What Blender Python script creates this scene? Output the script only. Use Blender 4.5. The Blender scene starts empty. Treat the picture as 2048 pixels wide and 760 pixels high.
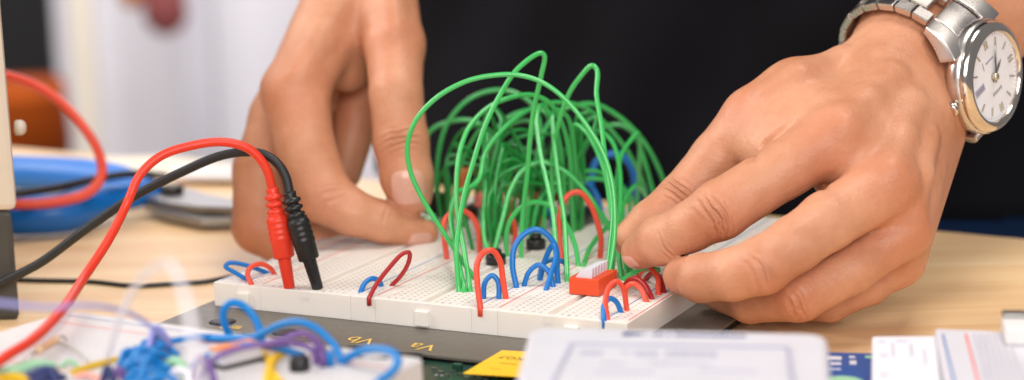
import bpy, math, random
import numpy as np
from mathutils import Vector, Matrix
random.seed(7); rng = np.random.default_rng(7)
C = bpy.context.scene.collection
S = 0.01                      # everything below is written in centimetres
V = Vector
# ------------------------------------------------------------------ camera (cm)
H, PITCH, ROT, TX, TY, F, ROLL = 17.2906, 0.198284, 0.462072, -10.4332, 67.0901, 3982.222, -0.02755
_fw = V((0, math.cos(PITCH), -math.sin(PITCH))); _r0 = V((1, 0, 0)); _u0 = _r0.cross(_fw)
RT = _r0*math.cos(ROLL) + _u0*math.sin(ROLL); UP = -_r0*math.sin(ROLL) + _u0*math.cos(ROLL); FW = _fw
CAM = V((0, 0, H))
def P(px, py, d):
    "point seen at a pixel of the photograph, d cm in front of the camera"
    return CAM + FW*d + RT*((px-1024)/F*d) + UP*(-(py-380)/F*d)
def on(px, py, z):
    "point seen at a pixel on the level z"
    r = FW + RT*((px-1024)/F) + UP*(-(py-380)/F)
    return CAM + r*((z-H)/r.z)
def depth(p): return (p-CAM).dot(FW)
BU = V((math.cos(ROT), -math.sin(ROT), 0)); BV = V((math.sin(ROT), math.cos(ROT), 0))
def brd(u, v, z=.85): return V((TX, TY, 0)) + BU*u + BV*v + V((0, 0, z))
def uv(p): q = p-V((TX, TY, 0)); return q.dot(BU), q.dot(BV)
TZ = -.6                      # table top
# ------------------------------------------------------------------ materials
def lin(c): return tuple((x/255/12.92 if x/255 <= .04045 else ((x/255+.055)/1.055)**2.4) for x in c)
def nd(t, kind, **kw):
    n = t.nodes.new(kind)
    for k, v in kw.items():
        if k in n.inputs: n.inputs[k].default_value = v
        else: setattr(n, k, v)
    return n
def mat(name, rgb, rough=.5, metal=0, spec=.5, sss=0, bump=0, bscale=40, vary=0, vscale=8, coat=0, trans=0, alpha=1):
    m = bpy.data.materials.new(name); m.use_nodes = True; t = m.node_tree; b = t.nodes['Principled BSDF']; L = t.links.new
    b.inputs['Base Color'].default_value = (*lin(rgb), 1); b.inputs['Roughness'].default_value = rough
    b.inputs['Metallic'].default_value = metal; b.inputs['Specular IOR Level'].default_value = spec
    b.inputs['Coat Weight'].default_value = coat; b.inputs['Transmission Weight'].default_value = trans; b.inputs['Alpha'].default_value = alpha
    if sss:
        b.inputs['Subsurface Weight'].default_value = sss; b.inputs['Subsurface Radius'].default_value = (1, .6, .4); b.inputs['Subsurface Scale'].default_value = .003
    tc = nd(t, 'ShaderNodeTexCoord')
    if vary:
        n = nd(t, 'ShaderNodeTexNoise', Scale=vscale*10, Detail=4.0); L(tc.outputs['Object'], n.inputs['Vector'])
        mx = nd(t, 'ShaderNodeMix', data_type='RGBA'); L(n.outputs['Fac'], mx.inputs[0])
        a = lin(rgb); mx.inputs[6].default_value = (*[x*(1-vary) for x in a], 1); mx.inputs[7].default_value = (*[min(1, x*(1+vary)) for x in a], 1)
        L(mx.outputs[2], b.inputs['Base Color'])
        mr = nd(t, 'ShaderNodeMapRange'); mr.inputs[3].default_value = max(0, rough-.12); mr.inputs[4].default_value = min(1, rough+.12)
        L(n.outputs['Fac'], mr.inputs[0]); L(mr.outputs[0], b.inputs['Roughness'])
    if bump:
        n = nd(t, 'ShaderNodeTexNoise', Scale=bscale*10, Detail=3.0); L(tc.outputs['Object'], n.inputs['Vector'])
        bp = nd(t, 'ShaderNodeBump', Strength=bump, Distance=.001); L(n.outputs['Fac'], bp.inputs['Height']); L(bp.outputs[0], b.inputs['Normal'])
    return m
M = dict(
 shadegreen=mat('shaded_green_insulation', (16, 142, 56), .32, vary=.15, vscale=6, coat=.3),  # darker copy of the green: shade on the back wires put into colour
 green=mat('green_insulation', (62, 186, 92), .26, vary=.12, vscale=6, bump=.05, coat=.5),
 red=mat('red_insulation', (230, 78, 54), .36, vary=.1, bump=.05),
 dkred=mat('dark_red_insulation', (168, 34, 34), .38, vary=.1),
 blue=mat('blue_insulation', (0, 112, 192), .36, vary=.12, bump=.05),
 ltblue=mat('light_blue_insulation', (0, 120, 192), .38, vary=.1),
 violet=mat('violet_insulation', (150, 150, 215), .4, vary=.08),
 purple=mat('purple_insulation', (112, 80, 146), .42, vary=.12),
 yellow=mat('yellow_plastic', (240, 190, 10), .42, vary=.08),
 ochre=mat('ochre_insulation', (214, 172, 20), .42, vary=.15),
 orange=mat('orange_plastic', (226, 130, 60), .45, vary=.1),
 pale=mat('milky_insulation', (228, 224, 232), .3, vary=.04),
 teal=mat('teal_plastic', (20, 150, 160), .4, vary=.1),
 palegreen=mat('pale_green_plastic', (150, 200, 160), .5, vary=.15),
 salmon=mat('salmon_plastic', (235, 165, 150), .5, vary=.1),
 navy=mat('navy_plastic', (36, 46, 96), .45, vary=.2),
 black=mat('black_plastic', (22, 22, 24), .42, vary=.2, bump=.1),
 blackrub=mat('black_rubber_cable', (30, 30, 32), .5, vary=.15, bump=.08),
 plugred=mat('red_soft_plastic', (230, 58, 34), .42, vary=.08, bump=.06, bscale=80),
 board=mat('white_board_plastic', (236, 229, 221), .5, sss=.15, vary=.03, vscale=3, bump=.05, bscale=60),
 white=mat('white_plastic', (214, 212, 219), .4, vary=.02, bump=.04),
 offwhite=mat('off_white_plastic', (232, 226, 222), .5, vary=.03),
 dip=mat('red_orange_plastic', (222, 76, 32), .5, vary=.07, bump=.1, bscale=60),
 steel=mat('brushed_steel', (212, 205, 200), .27, metal=1, vary=.02, vscale=10),
 polish=mat('polished_steel', (222, 212, 202), .12, metal=1),
 dial=mat('silver_white_dial', (236, 236, 242), .35, metal=0, vary=.02),
 darksteel=mat('dark_steel', (70, 66, 62), .35, metal=.8, vary=.2),
 goldmark=mat('brass_marker', (198, 192, 172), .3, metal=.8),
 tool=mat('tool_steel', (150, 148, 146), .35, metal=.9, vary=.25, vscale=20),
 toolblue=mat('blue_grip', (10, 110, 200), .4, vary=.2, vscale=4),
 plate=mat('painted_metal_plate', (108, 102, 92), .4, metal=.2, vary=.1, vscale=30, bump=.25, bscale=120),
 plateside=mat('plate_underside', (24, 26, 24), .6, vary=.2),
 pcb=mat('green_circuit_board', (20, 62, 48), .4, vary=.3, vscale=20, coat=.3),
 gold=mat('gold_print', (232, 190, 92), .5, vary=.05),
 sticker=mat('yellow_sticker', (250, 196, 34), .45, vary=.03),
 ink=mat('dark_ink', (70, 62, 40), .6, vary=.1), inkgrey=mat('grey_ink', (128, 128, 144), .7, vary=.1),
 framegrey=mat('frame_grey', (176, 174, 194), .6, vary=.04), nearboard=mat('near_board_plastic', (206, 202, 202), .5, vary=.06, vscale=2), inkpale=mat('pale_grey_ink', (172, 170, 190), .7, vary=.05), inkblue=mat('blue_ink', (38, 62, 120), .6, vary=.1),
 railred=mat('red_rail_ink', (226, 120, 110), .6, vary=.08), railblue=mat('blue_rail_ink', (110, 140, 190), .6, vary=.08),
 chassis=mat('beige_chassis', (206, 194, 178), .5, vary=.04, bump=.1), chassisdk=mat('dark_chassis', (62, 60, 56), .5, vary=.1),
 box=mat('white_card', (226, 224, 230), .6, vary=.02, bump=.08), bluebox=mat('blue_printed_card', (16, 78, 146), .45, vary=.1),
 shirt=mat('black_cotton', (11, 11, 18), .9, spec=.2, vary=.25, vscale=2, bump=.5, bscale=90),
 jeans=mat('dark_denim', (10, 36, 70), .9, spec=.2, vary=.35, vscale=30, bump=.6, bscale=90),
 nail=mat('fingernail', (226, 166, 146), .26, sss=.3, vary=.04, coat=.2), led=mat('red_led_lens', (250, 120, 110), .2, vary=.05),
 wallm=mat('painted_wall', (216, 213, 217), .8, vary=.03, vscale=.2, bump=.1), cabinet=mat('black_cabinet', (9, 9, 9), .8, vary=.2),
 rust=mat('rust_brown_crate', (136, 58, 8), .8, spec=.1, vary=.4, vscale=1), poster=mat('red_brown_bag', (150, 78, 76), .7, vary=.3, vscale=1), greyp=mat('grey_panel', (202, 199, 206), .8, vary=.05, vscale=.4),
 floorm=mat('floor_vinyl', (150, 142, 136), .6, vary=.1, vscale=.5), paper=mat('cream_paper', (238, 226, 206), .7, vary=.04), solder=mat('tinned_wire', (190, 188, 182), .3, metal=1, vary=.1),
)
def wood():
    m = bpy.data.materials.new('pale_wood'); m.use_nodes = True; t = m.node_tree; b = t.nodes['Principled BSDF']; L = t.links.new
    tc = nd(t, 'ShaderNodeTexCoord'); mp = nd(t, 'ShaderNodeMapping'); L(tc.outputs['Object'], mp.inputs[0])
    mp.inputs['Rotation'].default_value = (0, 0, .52); mp.inputs['Scale'].default_value = (3.2, 46, 20)
    n = nd(t, 'ShaderNodeTexNoise', Scale=1.6, Detail=6.0, Roughness=.55, Distortion=.6); L(mp.outputs[0], n.inputs['Vector'])
    n2 = nd(t, 'ShaderNodeTexNoise', Scale=9.0, Detail=3.0); L(mp.outputs[0], n2.inputs['Vector'])
    cr = nd(t, 'ShaderNodeValToRGB'); e = cr.color_ramp.elements
    e[0].position = .3; e[0].color = (*lin((238, 196, 144)), 1); e[1].position = .72; e[1].color = (*lin((252, 224, 178)), 1)
    q = e.new(.5); q.color = (*lin((246, 208, 158)), 1)
    L(n.outputs['Fac'], cr.inputs[0])
    mx = nd(t, 'ShaderNodeMix', data_type='RGBA', blend_type='MULTIPLY'); mx.inputs[0].default_value = .05
    L(cr.outputs[0], mx.inputs[6]); L(n2.outputs['Fac'], mx.inputs[7]); L(mx.outputs[2], b.inputs['Base Color'])
    b.inputs['Roughness'].default_value = .42
    bp = nd(t, 'ShaderNodeBump', Strength=.08, Distance=.001); L(n2.outputs['Fac'], bp.inputs['Height']); L(bp.outputs[0], b.inputs['Normal'])
    return m
M['wood'] = wood()
def holes(name, terminal):
    "white plastic with the grid of contact holes; object coordinates are metres, origin at the strip's front left corner"
    m = M['board'].copy(); m.name = name; t = m.node_tree; b = t.nodes['Principled BSDF']; L = t.links.new
    tc = nd(t, 'ShaderNodeTexCoord'); sx = nd(t, 'ShaderNodeSeparateXYZ'); L(tc.outputs['Object'], sx.inputs[0])
    def ma(op, a, bb=None, c=None):
        n = nd(t, 'ShaderNodeMath', operation=op)
        for i, x in enumerate((a, bb, c)):
            if x is None: continue
            if isinstance(x, (int, float)): n.inputs[i].default_value = x
            else: L(x, n.inputs[i])
        return n.outputs[0]
    w = .036 if terminal else .0095
    du = ma('ABSOLUTE', ma('SUBTRACT', sx.outputs[0], w/2))
    off = .00381 if terminal else .00127
    def near(x, p): return ma('LESS_THAN', ma('ABSOLUTE', ma('SUBTRACT', ma('FRACT', ma('ADD', ma('DIVIDE', x, .00254), p)), .5)), .19)
    hu = near(ma('SUBTRACT', du, off), .5); hv = near(sx.outputs[1], 0)
    k = ma('MULTIPLY', hu, hv)
    k = ma('MULTIPLY', k, ma('GREATER_THAN', du, off-.001)); k = ma('MULTIPLY', k, ma('LESS_THAN', du, off+.0112 if terminal else off+.001))
    k = ma('MULTIPLY', k, ma('LESS_THAN', sx.outputs[1], .162)); k = ma('MULTIPLY', k, ma('GREATER_THAN', sx.outputs[1], .004))
    if not terminal: k = ma('MULTIPLY', k, ma('LESS_THAN', ma('FRACT', ma('DIVIDE', sx.outputs[1], .01524)), .8333))
    geo = nd(t, 'ShaderNodeNewGeometry'); sn = nd(t, 'ShaderNodeSeparateXYZ'); L(geo.outputs['Normal'], sn.inputs[0])
    k = ma('MULTIPLY', k, ma('GREATER_THAN', sn.outputs[2], .8))
    src = b.inputs['Base Color'].links[0].from_socket
    mx = nd(t, 'ShaderNodeMix', data_type='RGBA'); L(k, mx.inputs[0]); L(src, mx.inputs[6]); mx.inputs[7].default_value = (*lin((186, 176, 166)), 1)
    L(mx.outputs[2], b.inputs['Base Color'])
    return m
M['term'] = holes('terminal_strip_plastic', True); M['bus'] = holes('bus_strip_plastic', False)
def skin():
    m = bpy.data.materials.new('skin'); m.use_nodes = True; t = m.node_tree; b = t.nodes['Principled BSDF']; L = t.links.new
    tc = nd(t, 'ShaderNodeTexCoord')
    n = nd(t, 'ShaderNodeTexNoise', Scale=45.0, Detail=5.0, Roughness=.6); L(tc.outputs['Object'], n.inputs['Vector'])
    cr = nd(t, 'ShaderNodeValToRGB'); e = cr.color_ramp.elements
    e[0].position = .3; e[0].color = (*lin((188, 126, 92)), 1); e[1].position = .7; e[1].color = (*lin((212, 154, 121)), 1)
    L(n.outputs['Fac'], cr.inputs[0])
    at = nd(t, 'ShaderNodeAttribute', attribute_name='joint')
    mx = nd(t, 'ShaderNodeMix', data_type='RGBA'); mf = nd(t, 'ShaderNodeMath', operation='MULTIPLY'); mf.inputs[1].default_value = .25
    L(at.outputs['Fac'], mf.inputs[0]); L(mf.outputs[0], mx.inputs[0]); L(cr.outputs[0], mx.inputs[6]); mx.inputs[7].default_value = (*lin((198, 104, 70)), 1)
    L(mx.outputs[2], b.inputs['Base Color'])
    b.inputs['Roughness'].default_value = .48; b.inputs['Specular IOR Level'].default_value = .4
    b.inputs['Subsurface Weight'].default_value = .12; b.inputs['Subsurface Radius'].default_value = (1, .45, .3); b.inputs['Subsurface Scale'].default_value = .0022
    # fine skin relief and the creases over the joints
    v = nd(t, 'ShaderNodeTexVoronoi', Scale=900.0); L(tc.outputs['Object'], v.inputs['Vector'])
    n3 = nd(t, 'ShaderNodeTexNoise', Scale=220.0, Detail=4.0); L(tc.outputs['Object'], n3.inputs['Vector'])
    wr = nd(t, 'ShaderNodeAttribute', attribute_name='wrinkle')
    b1 = nd(t, 'ShaderNodeBump', Strength=.16, Distance=.0006); L(v.outputs['Distance'], b1.inputs['Height'])
    b2 = nd(t, 'ShaderNodeBump', Strength=.3, Distance=.0012); L(n3.outputs['Fac'], b2.inputs['Height']); L(b1.outputs[0], b2.inputs['Normal'])
    # wavy creases: sine of the length coordinate, bent by noise
    al = nd(t, 'ShaderNodeAttribute', attribute_name='along')
    n4 = nd(t, 'ShaderNodeTexNoise', Scale=130.0, Detail=3.0); L(tc.outputs['Object'], n4.inputs['Vector'])
    m1 = nd(t, 'ShaderNodeMath', operation='MULTIPLY_ADD'); L(n4.outputs['Fac'], m1.inputs[0]); m1.inputs[1].default_value = .32; L(al.outputs['Fac'], m1.inputs[2])
    m2 = nd(t, 'ShaderNodeMath', operation='MULTIPLY'); L(m1.outputs[0], m2.inputs[0]); m2.inputs[1].default_value = 30.0
    m3 = nd(t, 'ShaderNodeMath', operation='SINE'); L(m2.outputs[0], m3.inputs[0])
    m4 = nd(t, 'ShaderNodeMath', operation='MULTIPLY'); L(m3.outputs[0], m4.inputs[0]); L(wr.outputs['Fac'], m4.inputs[1])
    b3 = nd(t, 'ShaderNodeBump', Strength=.9, Distance=.0008); L(m4.outputs[0], b3.inputs['Height']); L(b2.outputs[0], b3.inputs['Normal'])
    L(b3.outputs[0], b.inputs['Normal'])
    return m
M['skin'] = skin()
# ------------------------------------------------------------------ object helpers
def tag(o, label=None, cat=None, group=None, kind=None):
    for k, x in (('label', label), ('category', cat), ('group', group), ('kind', kind)):
        if x: o[k] = x
    return o
def empty(name, p, rz=0, **kw):
    o = bpy.data.objects.new(name, None); C.objects.link(o); o.location = V(p)*S; o.rotation_euler = (0, 0, rz); o.empty_display_size = .01
    return tag(o, **kw)
def origin(o):
    while o.parent: o = o.parent
    return o
def mk(name, verts, faces, m, parent=None, smooth=True, bevel=0, local=False, origin_at=None, seg=2):
    "verts in cm: world coordinates, or the parent's own frame when local"
    vs = np.array([tuple(v) for v in verts], float)
    me = bpy.data.meshes.new(name)
    o = bpy.data.objects.new(name, me); C.objects.link(o)
    if parent:
        o.parent = parent
        if not local:
            mw = Matrix.Identity(4); r = parent
            while r: mw = Matrix.Translation(r.location) @ r.rotation_euler.to_matrix().to_4x4() @ mw; r = r.parent
            a = np.array(mw.inverted()); vs = (vs*S) @ a[:3, :3].T + a[:3, 3]
        else: vs = vs*S
    else:
        c = np.array(origin_at) if origin_at is not None else np.array([vs[:, 0].mean(), vs[:, 1].mean(), vs[:, 2].min()])
        o.location = V(c)*S; vs = (vs-c)*S
    me.from_pydata(vs.tolist(), [], [tuple(int(i) for i in f) for f in faces]); me.update()
    me.materials.append(M[m] if isinstance(m, str) else m)
    if smooth: me.polygons.foreach_set('use_smooth', [True]*len(me.polygons))
    if bevel:
        b = o.modifiers.new('Bevel', 'BEVEL'); b.width = bevel*S; b.segments = seg; b.limit_method = 'ANGLE'; b.angle_limit = math.radians(35)
        if smooth:
            w = o.modifiers.new('WN', 'WEIGHTED_NORMAL'); w.keep_sharp = True
    return o
class G:
    "collects faces of one mesh"
    def __init__(s): s.v = []; s.f = []
    def add(s, v, f):
        n = len(s.v); s.v += [V(x) for x in v]; s.f += [tuple(i+n for i in q) for q in f]; return s
    def box(s, o, a, b, c):
        "corner o, edge vectors a b c"
        o, a, b, c = V(o), V(a), V(b), V(c)
        if a.cross(b).dot(c) < 0: a, b = b, a
        return s.add([o, o+a, o+a+b, o+b, o+c, o+a+c, o+a+b+c, o+b+c], [(3, 2, 1, 0), (4, 5, 6, 7), (0, 1, 5, 4), (1, 2, 6, 5), (2, 3, 7, 6), (3, 0, 4, 7)])
    def cbox(s, ctr, a, b, c): a, b, c = V(a), V(b), V(c); return s.box(V(ctr)-a/2-b/2-c/2, a, b, c)
    def prism(s, poly, z0, z1):
        n = len(poly); 
        area = sum(poly[i][0]*poly[(i+1) % n][1]-poly[(i+1) % n][0]*poly[i][1] for i in range(n))
        if area < 0: poly = poly[::-1]
        v = [V((p[0], p[1], z0)) for p in poly]+[V((p[0], p[1], z1)) for p in poly]
        return s.add(v, [tuple(range(n))[::-1], tuple(range(n, 2*n))]+[(i, (i+1) % n, n+(i+1) % n, n+i) for i in range(n)])
    def tube(s, pts, r, n=10, cap=True):
        pts = [V(p) for p in pts]; rs = r if hasattr(r, '__len__') else [r]*len(pts)
        t = (pts[1]-pts[0]).normalized(); a = t.orthogonal().normalized(); rings = []
        base = len(s.v)
        for i, p in enumerate(pts):
            t2 = (pts[min(i+1, len(pts)-1)]-pts[max(i-1, 0)]).normalized()
            a = (a-t2*a.dot(t2)); a = a.normalized() if a.length > 1e-6 else t2.orthogonal().normalized(); b = t2.cross(a)
            for k in range(n):
                w = 2*math.pi*k/n; s.v.append(p+(a*math.cos(w)+b*math.sin(w))*rs[i])
        for i in range(len(pts)-1):
            for k in range(n):
                q = base+i*n; s.f.append((q+k, q+(k+1) % n, q+n+(k+1) % n, q+n+k))
        if cap: s.f.append(tuple(base+k for k in range(n))[::-1]); s.f.append(tuple(base+(len(pts)-1)*n+k for k in range(n)))
        return s
    def lathe(s, o, ax, prof, n=40, cap=True):
        "profile [(radius, height)] about the axis ax from o"
        ax = V(ax).normalized(); a = ax.orthogonal().normalized(); b = ax.cross(a); base = len(s.v)
        for r, h in prof:
            for k in range(n): w = 2*math.pi*k/n; s.v.append(V(o)+ax*h+(a*math.cos(w)+b*math.sin(w))*r)
        for i in range(len(prof)-1):
            for k in range(n): q = base+i*n; s.f.append((q+k, q+(k+1) % n, q+n+(k+1) % n, q+n+k))
        if cap: s.f.append(tuple(base+k for k in range(n))[::-1]); s.f.append(tuple(base+(len(prof)-1)*n+k for k in range(n)))
        return s
    def mk(s, name, m, parent=None, **kw): return mk(name, s.v, s.f, m, parent, **kw)
def spline(pts, n=10):
    pts = [V(p) for p in pts]
    if len(pts) < 3: return pts
    out = []; q = [pts[0]*2-pts[1]]+pts+[pts[-1]*2-pts[-2]]
    for i in range(1, len(q)-2):
        p0, p1, p2, p3 = q[i-1:i+3]
        d1 = max((p1-p0).length, 1e-6)**.5; d2 = max((p2-p1).length, 1e-6)**.5; d3 = max((p3-p2).length, 1e-6)**.5
        m1 = (p2-p1)*1.0 + (-(p2-p0)/(d1+d2) + (p1-p0)/d1)*d2; m2 = (p2-p1)*1.0 + (-(p3-p1)/(d2+d3) + (p3-p2)/d3)*d2
        for k in range(n):
            t = k/n; t2, t3 = t*t, t**3
            out.append(p1*(2*t3-3*t2+1)+m1*(t3-2*t2+t)+p2*(-2*t3+3*t2)+m2*(t3-t2))
    out.append(pts[-1]); return out
def path(pts, z=.85):
    "pixel path -> cm; (x, y) ends lie on level z, inner points take the depth between their neighbours; (x, y, d) fixes the depth"
    pp = [list(p) for p in pts]
    for e in (0, -1):
        if len(pp[e]) == 2: pp[e].append(depth(on(pp[e][0], pp[e][1], z)))
    L = [0]
    for i in range(1, len(pp)): L.append(L[-1]+math.hypot(pp[i][0]-pp[i-1][0], pp[i][1]-pp[i-1][1]))
    known = [i for i in range(len(pp)) if len(pp[i]) == 3]
    for a, b in zip(known, known[1:]):
        for i in range(a+1, b): pp[i].append(pp[a][2]+(pp[b][2]-pp[a][2])*(L[i]-L[a])/(L[b]-L[a]))
    return [P(*p) for p in pp]
def wire(pts, m, label, group=None, r=.088, z=.85, name='jumper_wire', cat='jumper wire', sink=True, n=8, world=False):
    q = [V(p) for p in pts] if world else path(pts, z)
    s = spline(q, n)
    if sink:
        for e in (0, -1):
            if abs(s[e].z-z) < .25: s.insert(0 if e == 0 else len(s), s[e]-V((0, 0, .25)))
    g = G(); g.tube(s, r, 10)
    return tag(g.mk(name, m), label, cat, group)
_txt = {}
def text(strg, size, m, name, parent, o, ax, ay, h=.01, local=False):
    "flat lettering centred at o, reading along ax"
    if strg not in _txt:
        cu = bpy.data.curves.new('t', 'FONT'); cu.body = strg; cu.size = 1; cu.align_x = 'CENTER'; cu.align_y = 'CENTER'; cu.resolution_u = 3
        ob = bpy.data.objects.new('t', cu); C.objects.link(ob); dg = bpy.context.evaluated_depsgraph_get(); dg.update()
        me = bpy.data.meshes.new_from_object(ob.evaluated_get(dg)); _txt[strg] = ([v.co.copy() for v in me.vertices], [tuple(p.vertices) for p in me.polygons])
        bpy.data.objects.remove(ob); bpy.data.meshes.remove(me); bpy.data.curves.remove(cu)
    vs, fs = _txt[strg]; ax, ay = V(ax), V(ay)
    return [V(o)+ax*v.x*size+ay*v.y*size for v in vs], fs
# ------------------------------------------------------------------ setting: floor, walls, table
g = G(); g.box((-260, -60, -76), (520, 0, 0), (0, 460, 0), (0, 0, 1)); tag(g.mk('floor', 'floorm', smooth=False), kind='structure')
g = G(); g.box((-260, 330, -75), (520, 0, 0), (0, 8, 0), (0, 0, 260)); tag(g.mk('wall', 'wallm', smooth=False), kind='structure')
e1 = on(2048, 475, TZ); e0 = on(200, 309, TZ); ed = (e1-e0); ed.z = 0; ed.normalize(); en = V((-ed.y, ed.x, 0))   # table's far edge
if en.y < 0: en = -en
c0 = e0-ed*45; tl = 135; td = 92
t = empty('wooden_table', e0-en*40+V((0, 0, -75)), label='pale wooden work table under the circuit boards and tools', cat='table')
g = G(); g.box(c0-en*td+V((0, 0, -2.6)), ed*tl, en*td, (0, 0, 2.6)); g.mk('tabletop', 'wood', t, bevel=.25, smooth=False)
for a in (6, tl-10):
    for b in (6, td-10):
        g = G(); g.box(c0-en*b-en*4+ed*a+V((0, 0, -74.3)), ed*4, en*4, (0, 0, 71.6)); g.mk('leg', 'wood', t, smooth=False, bevel=.2)
# blurred room behind
def at(px, d): return (px-1024)/F*d
g = G(); d = 250; g.box((at(-250, d), d, -75), (at(104, d)-at(-250, d), 0, 0), (0, 4, 0), (0, 0, 230)); tag(g.mk('dark_cabinet', 'cabinet', bevel=1, smooth=False), 'tall black cabinet behind the table at its left end', 'cabinet')
d = 215; b = P(66, 245, d)
g = G(); g.lathe((b.x-1, b.y, -75), (0, 0, 1), [(4.2, 0), (4.6, 10), (4.6, 63), (4.4, b.z+75-6), (5.0, b.z+75-2), (4.6, b.z+75+3), (3.2, b.z+75+4.5)], 24); tag(g.mk('brown_barrel', 'rust'), 'rusty orange brown bin standing before the black cabinet', 'bin')
d = 290; b = P(330, 8, d)
g = G(); g.lathe((b.x, b.y, b.z-4.6), (0, 0, 1), [(.6, 0), (2.2, .8), (3.3, 2.6), (3.0, 5), (3.2, 8), (2.4, 10.5), (1, 11.4)], 20); tag(g.mk('wall_bag', 'poster'), 'small red brown bag hung on the white wall', 'bag')
g = G(); g.lathe((b.x-4.6, b.y, b.z-.5), (0, 0, 1), [(.6, 0), (1.8, .8), (2.0, 3), (1.6, 7)], 20); tag(g.mk('wall_bag', 'orange'), 'tan bag hung on the white wall left of the red brown one', 'bag')
b = P(352, 240, d)
g = G(); g.box((b.x-2.2, 310, -75), (4.6, 0, 0), (0, 3, 0), (0, 0, 90)); tag(g.mk('grey_post', 'greyp', bevel=.4), 'pale grey post standing against the white wall', 'post')
b = P(140, 100, d)
g = G(); g.box((at(104, 300), 315, -75), (3.2, 0, 0), (0, 3, 0), (0, 0, 190)); tag(g.mk('door_frame', 'paper', bevel=.3), 'cream upright trim beside the black cabinet', 'trim')
# ------------------------------------------------------------------ backing plate under the board
pl = empty('mounting_plate', brd(7.8, 6, TZ), ROT*-1, label='grey metal plate with gold lettering lying beneath the large breadboard', cat='metal plate')
g = G(); g.box(brd(-.5, -2.7, -.12), BU*17.9, BV*21, (0, 0, .12)); g.mk('plate_sheet', 'plate', pl, bevel=.03, smooth=False)
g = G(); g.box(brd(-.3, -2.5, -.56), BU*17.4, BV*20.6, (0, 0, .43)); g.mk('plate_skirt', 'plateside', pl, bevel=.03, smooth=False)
sgn = -BU, -BV   # lettering faces the person at the far side
g = G()
for s_, px, py, sz in (('Va', 846, 693, .95), ('Vb', 722, 680, .95), ('Vc', 596, 666, .95)):
    v, f = text(s_, sz, 'gold', 'lettering', pl, on(px, py, .012), -BU, -BV); g.add(v, f)
o = on(467, 657, .012)
for k in range(3): g.box(o+BU*(-.22+.05*k)-BV*(.0-.13*k), BU*(.46-.1*k), BV*.07, (0, 0, .004))
o = on(436, 655, .012)
for s_ in (1, -1): g.box(o, (BU*.35+BV*.16*s_), BV*.09, (0, 0, .004))
g.mk('lettering', 'gold', pl, smooth=False)
for px, py in ((820, 713), (706, 699), (572, 665), (445, 644)):
    g = G(); g.lathe(on(px, py, .0)+V((0, 0, .002)), (0, 0, 1), [(.46, 0), (.46, .012), (.3, .05)], 24); g.mk('terminal_hole', 'black', pl)
# yellow sticker, over the plate's front edge
a, b, c, d = on(1004, 701, .02), on(1092, 706, .02), on(1092, 757, .02), on(926, 747, .02)
st = G(); st.prism([a[:2], b[:2], c[:2], d[:2]], .006, .03)
so = st.mk('warning_sticker', 'sticker', smooth=False); tag(so, 'yellow warning sticker with dark print on the plate\'s front edge', 'sticker')
g = G(); o = on(1024, 716, .03)
for s_, sz, q in (('KO7', .42, o), ('caution', .2, on(1016, 728, .032)), ('parts', .16, on(990, 738, .032))):
    v, f = text(s_, sz, 'ink', 'sticker_print', so, q+V((0, 0, .006)), -BU, -BV); g.add(v, f)
g.mk('sticker_print', 'ink', so, smooth=False)
# green circuit board in front of the plate
pc = empty('circuit_board', on(930, 745, TZ), label='dark green circuit board at the front edge of the metal plate', cat='circuit board')
o = on(862, 727, TZ+.25)
g = G(); g.box(o-BV*2.2-BU*1.5, BU*6.5, BV*2.0, (0, 0, .16)); g.mk('board_sheet', 'pcb', pc, bevel=.02, smooth=False)
g = G()
for k in range(9): g.cbox(on(868+k*13, 738+k*1.6+(k % 3)*5, TZ+.45), BU*(.13+.05*(k % 2)), BV*.1, (0, 0, .09))
g.mk('solder_point', 'solder', pc, smooth=False)
g = G()
for px, py, w in ((915, 735, .3), (985, 748, .35)): g.cbox(on(px, py, TZ+.5), BU*w, BV*.2, (0, 0, .25))
g.mk('chip', 'palegreen' if 0 else 'pcb', pc, smooth=False, bevel=.02)
g = G(); v, f = text('5 V 0', .22, 'white', 'print', pc, on(883, 751, TZ+.43), BU, BV); g.add(v, f); g.mk('board_print', 'white', pc, smooth=False)
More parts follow.
